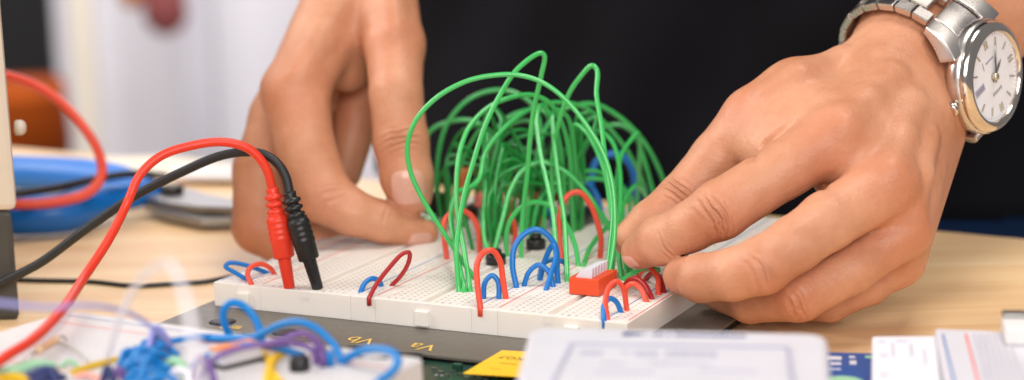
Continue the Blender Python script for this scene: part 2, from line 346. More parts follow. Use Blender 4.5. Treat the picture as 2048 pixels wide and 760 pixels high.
# ------------------------------------------------------------------ the large breadboard
bb = empty('breadboard', brd(7.8, 0, 0), -ROT, label='large white breadboard crowded with green, red and blue wires', cat='breadboard')
strips = [('b', 0), ('b', .95), ('t', 1.9), ('b', 5.5), ('t', 6.45), ('b', 10.05), ('t', 11.0), ('b', 14.6)]
LEN = 16.1
letters = G()
for kind, u0 in strips:
    w = 3.6 if kind == 't' else .95
    prof = [(0.003, 0), (w-.003, 0), (w-.003, .85), (w/2+.14, .85), (w/2+.14, .6), (w/2-.14, .6), (w/2-.14, .85), (.003, .85)] if kind == 't' else [(0.003, 0), (w-.003, 0), (w-.003, .85), (.003, .85)]
    n = len(prof)
    o = bpy.data.objects.new('terminal_strip' if kind == 't' else 'bus_strip', bpy.data.meshes.new('strip')); C.objects.link(o); o.parent = bb
    o.location = ((u0-7.8)*S, 0, 0)
    vv = [(x*S, 0, z*S) for x, z in prof]+[(x*S, LEN*S, z*S) for x, z in prof]
    ff = [tuple(range(n)), tuple(range(n, 2*n))[::-1]]+[(i, n+i, n+(i+1) % n, (i+1) % n) for i in range(n)]
    if kind == 't':
        for y_ in (-.0005, LEN-.25):
            gg = G(); gg.box((w/2-.16, y_, .5), (.32, 0, 0), (0, .2505, 0), (0, 0, .3495)); k_ = len(vv); vv += [tuple(p*S) for p in gg.v]; ff += [tuple(i+k_ for i in f_) for f_ in gg.f]
    me = o.data; me.from_pydata(vv, [], ff)
    me.materials.append(M['term' if kind == 't' else 'bus'])
    md = o.modifiers.new('Bevel', 'BEVEL'); md.width = .02*S; md.segments = 2
    if kind == 'b':
        for x, mm in ((.09, 'railblue'), (.83, 'railred')):
            g = G(); g.box(brd(u0+x, .35, .851), BU*.045, BV*15.8, (0, 0, .006)); g.mk('rail_line', mm, o, smooth=False)
    else:
        g = G()
        for end in (.28, LEN-.28):
            for k in range(10):
                du = (.381+.254*(k if k < 5 else k-5)) * 1
                u = u0+1.8+(-(.381+.254*(4-k)) if k < 5 else .381+.254*(k-5))
                v, f = text('abcdefghij'[k], .22, '', '', None, brd(u, end, .853), BU, BV); g.add(v, f)
        for r_ in range(0, 61, 5):
            v, f = text(str(max(1, r_)), .15, '', '', None, brd(u0+.2, .75+r_*.254, .853), BU, BV); g.add(v, f)
            v, f = text(str(max(1, r_)), .15, '', '', None, brd(u0+3.4, .75+r_*.254, .853), BU, BV); g.add(v, f)
        g.mk('printed_letters', 'inkgrey', o, smooth=False)
for u in (1.0, 8.0, 13.4):
    g = G(); g.box(brd(u, -.14, .08), BU*.5, BV*.16, (0, 0, .52)); g.mk('locking_tab', 'board', bb, bevel=.03, smooth=False)
# ------------------------------------------------------------------ DIP switch
a = on(1138, 589, .85); du_, dv_ = uv(a)
ds = empty('dip_switch', a, -ROT, label='orange red switch block with white levers between the fingertips', cat='switch')
g = G(); g.box(brd(du_, dv_, .87), BU*1.08, BV*1.55, (0, 0, .56)); g.mk('switch_housing', 'dip', ds, bevel=.03, smooth=False)
for k in range(6):
    g = G(); o = brd(du_+.16, dv_+.12+k*.235, 1.40)
    g.add([o, o+BU*.62, o+BU*.62+BV*.15, o+BV*.15, o+BU*.24+V((0, 0, .28)), o+BU*.66+V((0, 0, .38)), o+BU*.66+BV*.14+V((0, 0, .38)), o+BU*.24+BV*.14+V((0, 0, .28))], [(3, 2, 1, 0), (4, 5, 6, 7), (0, 1, 5, 4), (1, 2, 6, 5), (2, 3, 7, 6), (3, 0, 4, 7)])
    g.mk('lever', 'white', ds, bevel=.02, smooth=False)
# ------------------------------------------------------------------ small components on the board
def knob(px, py, label, r=.36):
    c = on(px, py, .85); e = empty('trimmer_knob', c, label=label, cat='trimmer knob')
    g = G(); g.lathe(c+V((0, 0, .02)), (0, 0, 1), [(r, 0), (r, .25), (r*.92, .33)], 28); g.mk('knob_base', 'black', e)
    g = G(); g.lathe(c+V((0, 0, .34)), (0, 0, 1), [(r*.6, 0), (r*.6, .14), (r*.5, .2)], 20); g.mk('knob_cap', 'black', e)
knob(992, 528, 'black round trimmer behind the tall red loop near the front'); knob(1072, 497, 'black round trimmer behind the big blue loop')
def ledf(px, py, label):
    c = on(px, py, .85); e = empty('red_led', c, label=label, cat='light emitting diode')
    for s_ in (-.06, .06):
        g = G(); g.tube([c+BU*s_, c+BU*s_+V((0, 0, .75))], .03, 8); g.mk('lead', 'solder', e)
    g = G(); g.lathe(c+V((0, 0, .7)), (0, 0, 1), [(.24, 0), (.24, .08), (.2, .09), (.2, .35), (.15, .46), (.05, .52)], 20); g.mk('lens', 'led', e)
ledf(962, 447, 'pale red diode behind the green stems, nearer the thumb'); ledf(984, 442, 'pale red diode just right of the other one')
for k, (px, py, hh, mm, lb) in enumerate(((878, 432, .9, 'cabinet', 'small dark capacitor can close to the thumb nail'), (1010, 405, 1.3, 'orange', 'small orange part amid the green wires'), (985, 398, 1.2, 'orange', 'small orange part behind the red diodes'), (1040, 420, 1.1, 'dip', 'small red part in the middle of the wire mass'), (925, 412, 1.6, 'orange', 'orange part at the back beside the dark capacitor'))):
    c = on(px, py, .85); g = G()
    if k == 0: g.lathe(c, (0, 0, 1), [(.42, 0), (.45, .1), (.45, hh-.1), (.4, hh)], 28)
    else: g.lathe(c, (0, 0, 1), [(.04, 0), (.04, hh*.4), (.22, hh*.45), (.3, hh*.7), (.22, hh*.95), (.08, hh)], 20)
    tag(g.mk('capacitor', mm), lb, 'capacitor')
for k, (u, v, w, l) in enumerate(((3.35, 12.2, .7, 2.0), (7.9, 11.5, .7, 2.4), (12.4, 10.8, .7, 2.2))):
    e = empty('chip', brd(u, v), -ROT, label=('black chip on the strip nearest the left thumb', 'black chip on the middle strip among green wires', 'black chip on the right strip near the index finger')[k], cat='chip')
    g = G(); g.box(brd(u, v, .95), BU*w, BV*l, (0, 0, .34)); g.mk('chip_body', 'black', e, bevel=.03, smooth=False)
    g = G()
    for q in range(int(l/.254)):
        for s_ in (-.06, w+.02): g.box(brd(u+s_, v+.1+q*.254, .8), BU*.04, BV*.06, (0, 0, .35))
    g.mk('pins', 'solder', e, smooth=False)
# ------------------------------------------------------------------ wires on the board
GR = 'green jumper wires on the breadboard'
W_ = lambda *a, **k: wire(*a, **k)
W_([(950, 557), (930, 530), (889, 468), (842, 392), (820, 340), (815, 290), (832, 240), (875, 194), (932, 163), (984, 151), (1036, 150), (1085, 165), (1131, 199), (1173, 250), (1206, 305), (1223, 360), (1229, 412), (1228, 482), (1213, 574)], 'green', 'longest green wire, bulging out over the left thumb')
W_([(918, 583), (913, 500), (926, 400), (946, 326), (969, 255), (998, 194), (1036, 137), (1082, 106), (1089, 112), (1083, 150), (1069, 213), (1060, 279), (1055, 345), (1045, 435), (1042, 515)], 'green', 'green wire with the highest sharp peak')
W_([(941, 583), (928, 500), (914, 420), (913, 364), (919, 307), (938, 255), (974, 217), (1017, 196), (1064, 190), (1100, 207), (1125, 250), (1140, 317), (1143, 400), (1147, 465)], 'green', 'green wire arching from the front left bases beneath the highest peak')
W_([(930, 584), (905, 463), (902, 430), (913, 387), (955, 364), (970, 307), (1003, 262), (1045, 227), (1088, 209), (1125, 205), (1169, 215), (1206, 243), (1235, 276), (1259, 309), (1282, 355), (1297, 412)], 'green', 'green wire running as a wide low arch to the right back')
W_([(1050, 470), (1070, 330), (1090, 260), (1112, 228), (1150, 211), (1192, 209), (1230, 228), (1268, 260), (1297, 298), (1325, 356), (1338, 405)], 'green', 'green wire forming the outermost arch on the right')
W_([(1110, 485), (1104, 380), (1108, 290), (1135, 194), (1159, 156), (1184, 131), (1194, 140), (1193, 189), (1202, 246), (1211, 317), (1221, 374), (1226, 421), (1220, 500), (1209, 577)], 'green', 'green wire with the second sharp peak near the finger')
W_([(1254, 546), (1244, 482), (1236, 431), (1234, 364), (1244, 307), (1262, 280), (1276, 266), (1279, 278), (1278, 345), (1275, 414)], 'green', 'green wire bent sharply at the right arch before the blue loop')
W_([(1135, 563), (1128, 435), (1121, 388), (1113, 326), (1107, 269), (1106, 226), (1112, 219), (1135, 235), (1148, 300), (1152, 400), (1155, 452)], 'green', 'green wire with a hooked top standing in the middle')
W_([(1116, 563), (1107, 435), (1098, 383), (1083, 317), (1076, 269), (1074, 230), (1084, 210), (1110, 250), (1125, 330), (1130, 460)], 'green', 'green upright wire just left of the hooked one')
W_([(990, 522), (970, 482), (967, 431), (973, 355), (974, 307), (971, 268), (960, 262), (940, 290), (915, 350), (905, 440)], 'green', 'green wire with a narrow bend over the red diodes')
W_([(922, 583), (910, 500), (902, 430), (905, 405), (918, 385), (950, 375), (985, 385), (1000, 440)], 'green', 'short green wire with a low bend behind the front left bases')
W_([(985, 515), (1007, 431), (1020, 383), (1045, 342), (1079, 325), (1121, 337), (1159, 369), (1192, 412), (1216, 449), (1240, 500)], 'green', 'green wire in a half height arch above the big blue loop')
W_([(1015, 512), (1012, 482), (1020, 442), (1045, 413), (1074, 404), (1107, 416), (1131, 446), (1150, 490), (1157, 532)], 'green', 'lowest green arch, directly above the big blue loop')
W_([(1166, 533), (1180, 496), (1206, 463), (1232, 440), (1250, 470)], 'green', 'short green wire bending right above the switch levers')
W_([(1000, 455), (1020, 395), (1050, 360), (1093, 346), (1140, 360), (1180, 400), (1210, 450)], 'green', 'green wire in a small arch crossing left of the red hoop')
W_([(1060, 480), (1080, 400), (1105, 372), (1140, 352), (1188, 342), (1230, 362), (1259, 390), (1280, 430)], 'green', 'green wire in a flat arch over the red hoop')
W_([(1085, 470), (1095, 400), (1120, 375), (1160, 360), (1200, 358), (1230, 368), (1254, 395), (1262, 440)], 'green', 'green wire just beneath the flat arch over the red hoop')
W_([(1150, 420), (1160, 320), (1178, 282), (1206, 256), (1240, 250), (1270, 270), (1288, 320), (1301, 364), (1312, 410)], 'green', 'green wire arching before the blue hoop at the back right')
W_([(868, 430), (880, 290), (898, 241), (936, 200), (984, 181), (1031, 186), (1069, 215), (1085, 300), (1090, 430)], 'green', 'blurred green arch at the back left under the longest wire')
W_([(850, 425), (853, 300), (858, 266), (889, 246), (941, 241), (975, 262), (995, 330), (1000, 420)], 'green', 'blurred low green arch starting behind the thumb nail')
W_([(960, 440), (979, 290), (1007, 243), (1045, 223), (1090, 224), (1115, 300), (1120, 430)], 'green', 'green arch at the back seen through the highest wires')
W_([(1222, 562), (1228, 500), (1240, 420), (1238, 330), (1222, 280), (1195, 262), (1170, 290), (1160, 420)], 'green', 'green wire rising from beside the switch into the mass')
W_([(1243, 556), (1236, 500), (1222, 420), (1205, 330), (1170, 262), (1150, 250), (1140, 330), (1140, 440)], 'green', 'green wire beside the fingertip, curving back left')
W_([(1262, 545), (1255, 500), (1245, 440), (1250, 400), (1275, 370), (1295, 400), (1292, 430)], 'green', 'green wire right against the fingertip nail')
W_([(1246, 560), (1262, 548), (1290, 538), (1318, 540, 66.5)], 'green', 'short green wire lying beneath the fingertip behind the red hoops')
# the mass at the back
tops = []
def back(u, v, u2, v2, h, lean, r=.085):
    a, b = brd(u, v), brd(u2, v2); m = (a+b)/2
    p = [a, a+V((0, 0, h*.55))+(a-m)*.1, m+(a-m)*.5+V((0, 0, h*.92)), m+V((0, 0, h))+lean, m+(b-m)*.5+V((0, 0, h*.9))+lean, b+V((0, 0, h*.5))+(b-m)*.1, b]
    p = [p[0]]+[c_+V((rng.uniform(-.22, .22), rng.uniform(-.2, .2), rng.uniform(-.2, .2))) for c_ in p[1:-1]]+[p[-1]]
    wire(p, 'shadegreen', 'green wire in the thick mass at the back of the breadboard', 'green wires massed at the back of the breadboard', r=.076, world=True, n=6)
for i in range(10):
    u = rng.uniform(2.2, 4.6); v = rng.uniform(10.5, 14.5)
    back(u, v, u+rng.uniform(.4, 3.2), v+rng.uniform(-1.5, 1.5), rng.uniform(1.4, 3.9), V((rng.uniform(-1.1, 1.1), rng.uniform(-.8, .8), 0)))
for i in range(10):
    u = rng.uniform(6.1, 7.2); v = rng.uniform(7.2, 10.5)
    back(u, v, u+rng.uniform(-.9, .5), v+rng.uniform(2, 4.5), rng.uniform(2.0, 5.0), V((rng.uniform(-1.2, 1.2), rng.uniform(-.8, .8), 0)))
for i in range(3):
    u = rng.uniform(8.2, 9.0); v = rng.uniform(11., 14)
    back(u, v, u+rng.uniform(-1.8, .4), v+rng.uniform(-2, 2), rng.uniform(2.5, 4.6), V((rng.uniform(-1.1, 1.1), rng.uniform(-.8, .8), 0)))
RD = 'red jumper wires on the breadboard'
W_([(961, 617), (955, 570), (954, 530), (965, 507), (984, 501), (999, 520), (1006, 560), (1012, 597)], 'red', 'tall red hoop at the board\'s front edge', r=.1)
W_([(738, 596), (752, 570), (778, 536), (806, 507), (818, 505), (818, 522), (803, 550), (783, 571)], 'dkred', 'dark red wire bent sideways alone left of the centre', r=.078)
W_([(503, 569), (495, 548), (502, 534), (522, 528), (540, 536), (549, 548)], 'red', 'short red hoop at the board\'s left front corner', r=.09)
W_([(894, 518), (888, 470), (890, 440), (913, 421), (938, 427), (955, 455), (960, 506)], 'red', 'red hoop standing behind the front left green stems', r=.1)
W_([(1124, 527), (1119, 470), (1122, 415), (1140, 388), (1159, 385), (1178, 405), (1192, 437), (1202, 477), (1200, 516)], 'red', 'tall red hoop left of the switch and the flat green arch', r=.1)
W_([(1215, 639), (1211, 600), (1220, 572), (1233, 563), (1245, 574), (1254, 621)], 'red', 'red hoop at the front right corner astride a blue one', r=.09)
W_([(1250, 590), (1253, 575), (1266, 567), (1281, 577), (1293, 603)], 'red', 'second red hoop from the front right corner', r=.09)
W_([(1247, 575), (1258, 561), (1272, 557), (1290, 570), (1304, 598)], 'dkred', 'darker red hoop behind the second one', r=.09)
W_([(1273, 562), (1284, 542), (1302, 538), (1315, 555), (1317, 589)], 'red', 'red hoop nearest the curled middle finger', r=.09)
W_([(1290, 560), (1305, 546), (1320, 556), (1328, 585)], 'dkred', 'dark red hoop half hidden by the curled finger', r=.09)
W_([(1012, 470), (1022, 420), (1012, 385), (1000, 378), (990, 420)], 'red', 'red wire in the green mass behind the diodes', r=.09)
W_([(1027, 505), (1030, 460), (1022, 430), (1014, 470)], 'red', 'red loop near the far black trimmer', r=.09)
W_([(972, 440), (980, 372), (998, 352), (1012, 372), (1018, 430)], 'orange', 'orange wire looped within the green mass behind the diodes', r=.1)
W_([(920, 430), (930, 350), (945, 338), (958, 360), (962, 430)], 'orange', 'orange wire looped at the back near the left thumb', r=.1)
W_([(1040, 440), (1046, 395), (1062, 384), (1076, 405), (1080, 450)], 'red', 'low red loop in the centre of the green mass', r=.1)
W_([(1100, 440), (1104, 405), (1115, 395), (1122, 440)], 'dkred', 'small dark red wire deep in the green mass', r=.09)
W_([(1033, 575), (1025, 530), (1030, 492), (1050, 467), (1074, 459), (1098, 473), (1113, 501), (1114, 540), (1116, 566)], 'blue', 'big blue loop in front of the trimmers', r=.1)
W_([(967, 597), (970, 565), (984, 551), (996, 563), (998, 597)], 'blue', 'small blue hoop inside the tall red one', r=.09)
W_([(1048, 572), (1058, 544), (1077, 530), (1095, 541), (1107, 573)], 'blue', 'left of the small blue hoops beneath the big blue loop', r=.09)
W_([(1079, 557), (1086, 528), (1108, 519), (1130, 527), (1133, 548)], 'blue', 'small blue hoop behind, beneath the big blue loop\'s right side', r=.09)
W_([(1092, 580), (1102, 548), (1112, 510), (1106, 490), (1090, 520), (1080, 560)], 'blue', 'blue wire crossing the big blue loop\'s right leg', r=.09)
W_([(1208, 641), (1208, 612), (1219, 597), (1232, 603), (1242, 624)], 'blue', 'small blue hoop at the front right corner', r=.09)
W_([(497, 561), (470, 545), (451, 533), (458, 526), (490, 530), (536, 546)], 'blue', 'flat blue loop overhanging the board\'s left corner', r=.08)
W_([(721, 584), (730, 566), (745, 557), (758, 562), (763, 572)], 'blue', 'tiny blue hoop beside the lone dark red wire', r=.09)
W_([(1180, 420), (1184, 350), (1192, 325), (1210, 312), (1238, 310), (1260, 330), (1270, 364), (1273, 412)], 'blue', 'tall blue hoop at the back right of the board', r=.15)
W_([(1126, 440), (1128, 385), (1145, 371), (1175, 369), (1195, 395), (1203, 440)], 'blue', 'blue hoop behind the tall red one by the switch', r=.12)
W_([(1062, 455), (1070, 425), (1085, 417), (1100, 425), (1104, 455)], 'ltblue', 'light blue wire deep within the green mass', r=.1)
# ------------------------------------------------------------------ banana plugs and cables
def plug(tip, top, m, label, cable, mm, cname):
    a, b = P(*tip), P(*top); ax = (b-a); L_ = ax.length; ax.normalize()
    e = empty('banana_plug', a, label=label, cat='banana plug')
    g = G(); g.lathe(a-V((0, 0, .25)), ax, [(.1, 0), (.1, .4)], 16); g.mk('pin', 'solder', e)
    g = G(); g.lathe(a, ax, [(.17, 0), (.19, .03), (.23, 1.0), (.25, 1.05)], 24); g.mk('sleeve', m, e)
    x = L_-1.05; pr = [(.36, 0), (.39, .05), (.4, .55)]
    for k in range(4): h = .62+k*.2; pr += [(.42, h), (.43, h+.05), (.43, h+.1), (.4, h+.14)]
    pr += [(.37, 1.5), (.33, x-.9)]
    h = x-.85
    while h < x-.12: pr += [(.31, h), (.34, h+.03), (.34, h+.13), (.23, h+.16), (.22, h+.22)]; h += .25
    pr += [(.25, x), (.2, x+.04)]
    pr = [(a_*.92, b_) for a_, b_ in pr]
    g = G(); g.lathe(a+ax*1.05, ax, pr, 28); g.mk('grip', m, e)
    wire([tuple(top)]+cable, mm, cname[0], name='test_lead', cat='test lead', r=cname[1], sink=False, n=14)
    g = None
plug((579, 576, depth(on(579, 576, .85))), (545, 378, 67.6), 'plugred', 'red ridged banana plug standing in the breadboard\'s left front', [(536, 345), (520, 318), (492, 295), (445, 284), (385, 291), (322, 312), (280, 350), (255, 405, 66), (220, 475), (170, 552, 62.5), (120, 625, 58), (62, 682, 55), (8, 716, 53.5), (-60, 770, 52)], 'plugred', ('red cable arching from the red plug to the lower left', .155))
plug((636, 578, depth(on(636, 578, .85))), (579, 386, 67.3), 'black', 'black ridged banana plug beside the red one', [(572, 355), (556, 328), (528, 309), (490, 304), (440, 312), (370, 341), (270, 392), (170, 460), (80, 526), (10, 562, 69.5), (-60, 600, 70)], 'blackrub', ('black cable arching from the black plug to the instrument', .16))
wire([(-40, 140, 84), (15, 152, 84), (60, 166), (120, 203), (168, 256), (197, 305), (203, 350), (178, 384), (110, 404), (15, 408, 82), (-60, 405, 82)], 'red', 'blurred red cable curling above the blue pliers', name='test_lead', cat='test lead', r=.21, sink=False, n=14)
wire([(-40, 392, 82), (30, 388, 82), (110, 376), (200, 356), (260, 348, 86), (330, 352, 90)], 'blackrub', 'blurred black cable lying across the blue pliers', name='test_lead', cat='test lead', r=.17, sink=False, n=14)
wire([(-40, 556, depth(on(-40, 556, TZ))-.3), (60, 561, depth(on(60, 561, TZ))-.3), (180, 564, depth(on(180, 564, TZ))-.3), (270, 572, depth(on(270, 572, TZ))-.3), (350, 568, depth(on(350, 568, TZ))-.3), (410, 564, depth(on(410, 564, TZ))-.3), (470, 552, depth(on(470, 552, TZ))-.3)], 'blackrub', 'thin black cable lying flat on the table behind the boards', name='thin_cable', cat='cable', r=.1, sink=False, n=12)
# ------------------------------------------------------------------ instrument at the left
a = P(23, 590, 70); x1 = P(24, 300, 70).x
ins = empty('bench_instrument', (x1-8, a.y, TZ), label='beige bench instrument standing at the table\'s left end', cat='instrument')
xl = lambda px, py: P(px, py, 70)
g = G(); y0 = a.y
bt = P(44, 415, 70); bz = bt.z
g.add([V((bt.x, y0, bz)), V((P(28, -40, 70).x, y0, 16)), V((bt.x-16, y0, 16)), V((bt.x-16, y0, bz)), V((bt.x-5, y0+14, bz)), V((P(28, -40, 70).x-5, y0+14, 16)), V((bt.x-16, y0+14, 16)), V((bt.x-16, y0+14, bz))],
      [(0, 3, 2, 1), (4, 5, 6, 7), (0, 1, 5, 4), (1, 2, 6, 5), (2, 3, 7, 6), (3, 0, 4, 7)])
g.mk('upper_housing', 'chassis', ins, bevel=.25, smooth=False)
g = G(); lx = P(32, 500, 70).x; g.box((lx-15, y0+.15, TZ), (15, 0, 0), (-4.8, 13.5, 0), (0, 0, bz-TZ-.01)); g.mk('lower_housing', 'chassisdk', ins, bevel=.2, smooth=False)
q = P(42, 258, 70); g = G(); g.lathe(q+V((-.25, .3, 0)), (1, 0, 0), [(.28, 0), (.28, .2), (.2, .32), (.08, .36)], 16); g.mk('side_stud', 'chassis', ins)
# ------------------------------------------------------------------ pliers
D = lambda px, py, z: on(px, py, z)
pr_ = empty('pliers', on(230, 430, TZ), label='blue handled long nose pliers lying behind the cables', cat='pliers')
for (p, rr) in (([(-60, 340), (60, 345), (160, 352), (240, 362), (310, 380)], [.75, .8, .85, .75, .42]), ([(-60, 425), (40, 430), (130, 425), (220, 400), (315, 385)], [.75, .85, .85, .7, .42])):
    w = spline([on(x, y, .35) for x, y in p], 8); n = len(w)
    rs = [np.interp(i/(n-1)*4, range(5), rr) for i in range(n)]
    g = G(); g.tube(w, rs, 14); g.mk('handle_grip', 'toolblue', pr_)
def flat(poly, z0, z1, nm, m_): g = G(); g.prism([on(x, y, z1)[:2] for x, y in poly], z0, z1); g.mk(nm, m_, pr_, bevel=.06)
flat([(285, 402), (360, 392), (440, 412), (505, 420), (505, 432), (400, 436), (320, 420)], -.4, 0, 'lower_jaw', 'tool')
flat([(280, 374), (350, 368), (420, 388), (505, 404), (505, 416), (400, 412), (330, 402), (290, 392)], .05, .4, 'jaws', 'tool')
g = G(); g.lathe(on(345, 384, .42), (0, 0, 1), [(.5, 0), (.5, .25), (.4, .32)], 20); g.mk('pivot', 'darksteel', pr_)
for k, (q, lb) in enumerate(((((205, 322), (330, 318), (520, 338), (520, 372), (380, 358), (240, 350)), 'cream sheet lying behind the pliers'), (((345, 345), (520, 352), (520, 372), (345, 372)), 'narrow white strip behind the pliers\' jaws'))):
    g = G(); g.prism([on(x, y, TZ)[:2] for x, y in q], TZ+.02+.25*k, TZ+.2+.25*k); tag(g.mk('paper_sheet', 'paper' if k == 0 else 'offwhite', smooth=False), lb, 'paper')
# ------------------------------------------------------------------ foreground white device (centre)
Z = 3.0
tlc, trc = on(1060, 652, Z), on(1655, 666, Z); bl, br = on(1030, 762, Z), on(1662, 766, Z)
la = (bl-tlc); ra = (br-trc); bl2 = tlc+la.normalized()*13; br2 = trc+ra.normalized()*13
dev = empty('white_display_module', (tlc+br2)/2*1+V((0, 0, TZ-Z)), label='white rounded box with a framed panel in front of the breadboard', cat='electronic device')
def rnd(c, r, n=7):
    out = []; m = len(c)
    for i in range(m):
        p, a, b = V(c[i][:2]), V(c[i-1][:2]), V(c[(i+1) % m][:2]); da, db = (a-p).normalized(), (b-p).normalized()
        p0, p1 = p+da*r, p+db*r
        for k in range(n+1): t = k/n; out.append(tuple(p0*(1-t)**2+p*2*t*(1-t)+p1*t*t))
    return out
g = G(); g.prism(rnd([tlc, trc, br2, bl2], .7), .3, Z); g.mk('housing', 'white', dev, bevel=.18, seg=4)
g = G()
for c in (tlc+(br2-tlc)*.12, trc+(bl2-trc)*.12, br2+(tlc-br2)*.12, bl2+(trc-bl2)*.12): g.lathe(V((c.x, c.y, TZ)), (0, 0, 1), [(.6, 0), (.6, .95)], 16)
g.mk('rubber_feet', 'black', dev)
i0, i1, i2, i3 = on(1140, 690, Z), on(1572, 697, Z), on(1582, 775, Z), on(1100, 770, Z)
iw = (i1-i0).normalized(); ld = (i3-i0).normalized(); rd = (i2-i1).normalized()
g = G()
g.prism([i0[:2], (i0+iw*.09)[:2], (i0+iw*.09+ld*9)[:2], (i0+ld*9)[:2]], Z+.001, Z+.05)
g.prism([i1[:2], (i1+iw*.09)[:2], (i1+iw*.09+rd*9)[:2], (i1+rd*9)[:2]], Z+.001, Z+.05)
g.prism([i0[:2], (i0-ld*.06)[:2], (i1+iw*.09-rd*.06)[:2], (i1+iw*.09)[:2]], Z+.001, Z+.05)
g.mk('panel_frame', 'framegrey', dev, smooth=False)
g = G(); g.prism([(i0+iw*.14+ld*.1)[:2], (i1-iw*.05+rd*.1)[:2], (i1-iw*.05+rd*8.9)[:2], (i0+iw*.14+ld*8.9)[:2]], Z+.001, Z+.02); g.mk('panel_sheet', 'white', dev, smooth=False)
g = G(); a = on(1246, 668, Z+.01)
bx = (on(1300, 669, Z)-on(1246, 668, Z)).normalized(); by = V((-bx.y, bx.x, 0))
g.add([a-by*.2, a+bx*.46-by*.04, a+bx*.46+by*.14, a+by*.2], [(0, 1, 2, 3)]); g.add([a+bx*.1-by*.16+V((0, 0, .004)), a+bx*.62+by*.03+V((0, 0, .004)), a+bx*.62+by*.09+V((0, 0, .004)), a+bx*.1+by*.03+V((0, 0, .004))], [(0, 1, 2, 3)])
x = .8
while x < 3.3:
    w = random.uniform(.07, .15); g.box(a+bx*x+by*-.1, bx*w*.85, by*random.uniform(.2, .28), (0, 0, .004)); x += w+(.1 if random.random() < .12 else .02)
g.mk('printed_name', 'inkblue', dev, smooth=False)
g = G()
for (px, py, n_, hh) in ((1160, 709, 3, .2), (1240, 706, 2, .1), (1270, 712, 3, .25), (1330, 712, 7, .25), (1200, 728, 3, .08), (1300, 728, 10, .08), (1190, 745, 8, .09), (1400, 742, 8, .08)):
    q = on(px, py, Z+.022); x = 0
    for k in range(n_): w = random.uniform(.08, .2); g.box(q+bx*x, bx*w, by*hh*1.8, (0, 0, .004)); x += w+.04
g.mk('printed_rows', 'inkpale', dev, smooth=False)
# ------------------------------------------------------------------ boxes at the lower right
def slab(name, pts, z0, z1, m, label, cat, bevel=.05):
    g = G(); g.prism([on(x, y, z1)[:2] for x, y in pts], z0, z1); return tag(g.mk(name, m, bevel=bevel, smooth=False), label, cat)
bo = slab('printed_box', [(1640, 703), (1760, 706), (1800, 860), (1640, 860)], TZ+.01, .4, 'bluebox', 'dark blue printed box between the white device and the white boxes', 'box')
g = G()
for px, py, w, h in ((1669, 716, .42, .35), (1672, 727, .3, .25), (1704, 714, .18, .2), (1706, 725, .2, .4), (1670, 738, .35, .12)): g.cbox(on(px, py, .402), bx*w, by*h, (0, 0, .006))
g.mk('white_print', 'white', bo, smooth=False)
g = G(); g.lathe(on(1685, 765, .402), (0, 0, 1), [(.62, 0), (.62, .008)], 28); g.lathe(on(1738, 714, .402), (0, 0, 1), [(.13, 0), (.13, .008)], 16); g.mk('green_mark', 'palegreen', bo, smooth=False)
b1 = slab('small_white_box', [(1744, 672), (1872, 671), (1895, 860), (1744, 860)], TZ+.01, 1.5, 'box', 'plain white box with faint grey print beside the blue box', 'box', .08)
g = G()
for px, py, w, h in ((1764, 683, .2, .1), (1768, 711, .2, .14), (1786, 700, .04, 1.4), (1803, 682, .3, .1), (1823, 700, .05, 1.2), (1768, 750, .2, .14), (1850, 715, .04, 1.6)): g.cbox(on(px, py, 1.502), bx*w, by*h, (0, 0, .006))
g.mk('grey_print', 'inkpale', b1, smooth=False)
b2 = slab('spare_breadboard', [(1870, 656), (2120, 668), (2150, 860), (1908, 860)], TZ+.01, 1.7, 'white', 'white spare breadboard with one blue and one red line at the right', 'breadboard', .08)
for (x0, y0_, x1_, y1_), mm in ((((1883, 668, 1910, 780)), 'railblue'), (((1929, 668, 1958, 780)), 'railred')):
    p0, p1 = on(x0, y0_, 1.701), on(x1_, y1_, 1.701); dd = p1-p0; g = G(); g.box(p0, dd, bx*.07, (0, 0, .006)); g.mk('rail_line', mm, b2, smooth=False)
g = G()
for k in range(9):
    for j in range(3): g.cbox(on(1948+k*.6+j*12, 676+k*10, 1.703), bx*.07, by*.08, (0, 0, .006))
g.mk('contact_hole', 'inkpale', b2, smooth=False)
g = G()
for k in range(6): p0, p1 = on(1946+k*13, 670, 1.701), on(1978+k*15, 790, 1.701); g.box(p0, p1-p0, bx*.05, (0, 0, .05))
g.mk('contact_ridge', 'greyp', b2, smooth=False)
sc = empty('grey_connector', on(2035, 675, 1.7), label='grey connector block standing on the spare breadboard', cat='connector')
g = G(); g.box(on(2010, 690, 1.72), bx*2.2, by*1.5, (0, 0, .5)); g.mk('connector_body', 'offwhite', sc, bevel=.05, smooth=False)
g = G(); g.box(on(2010, 690, 1.72)+by*1.0+V((0, 0, .502)), bx*2.2, by*.5, (0, 0, .12)); g.mk('connector_shell', 'tool', sc, bevel=.03, smooth=False)
g = G(); g.cbox(on(2040, 684, 2.24)-by*.35, bx*.5, by*.08, (0, 0, .008)); g.mk('connector_print', 'inkgrey', sc, smooth=False)
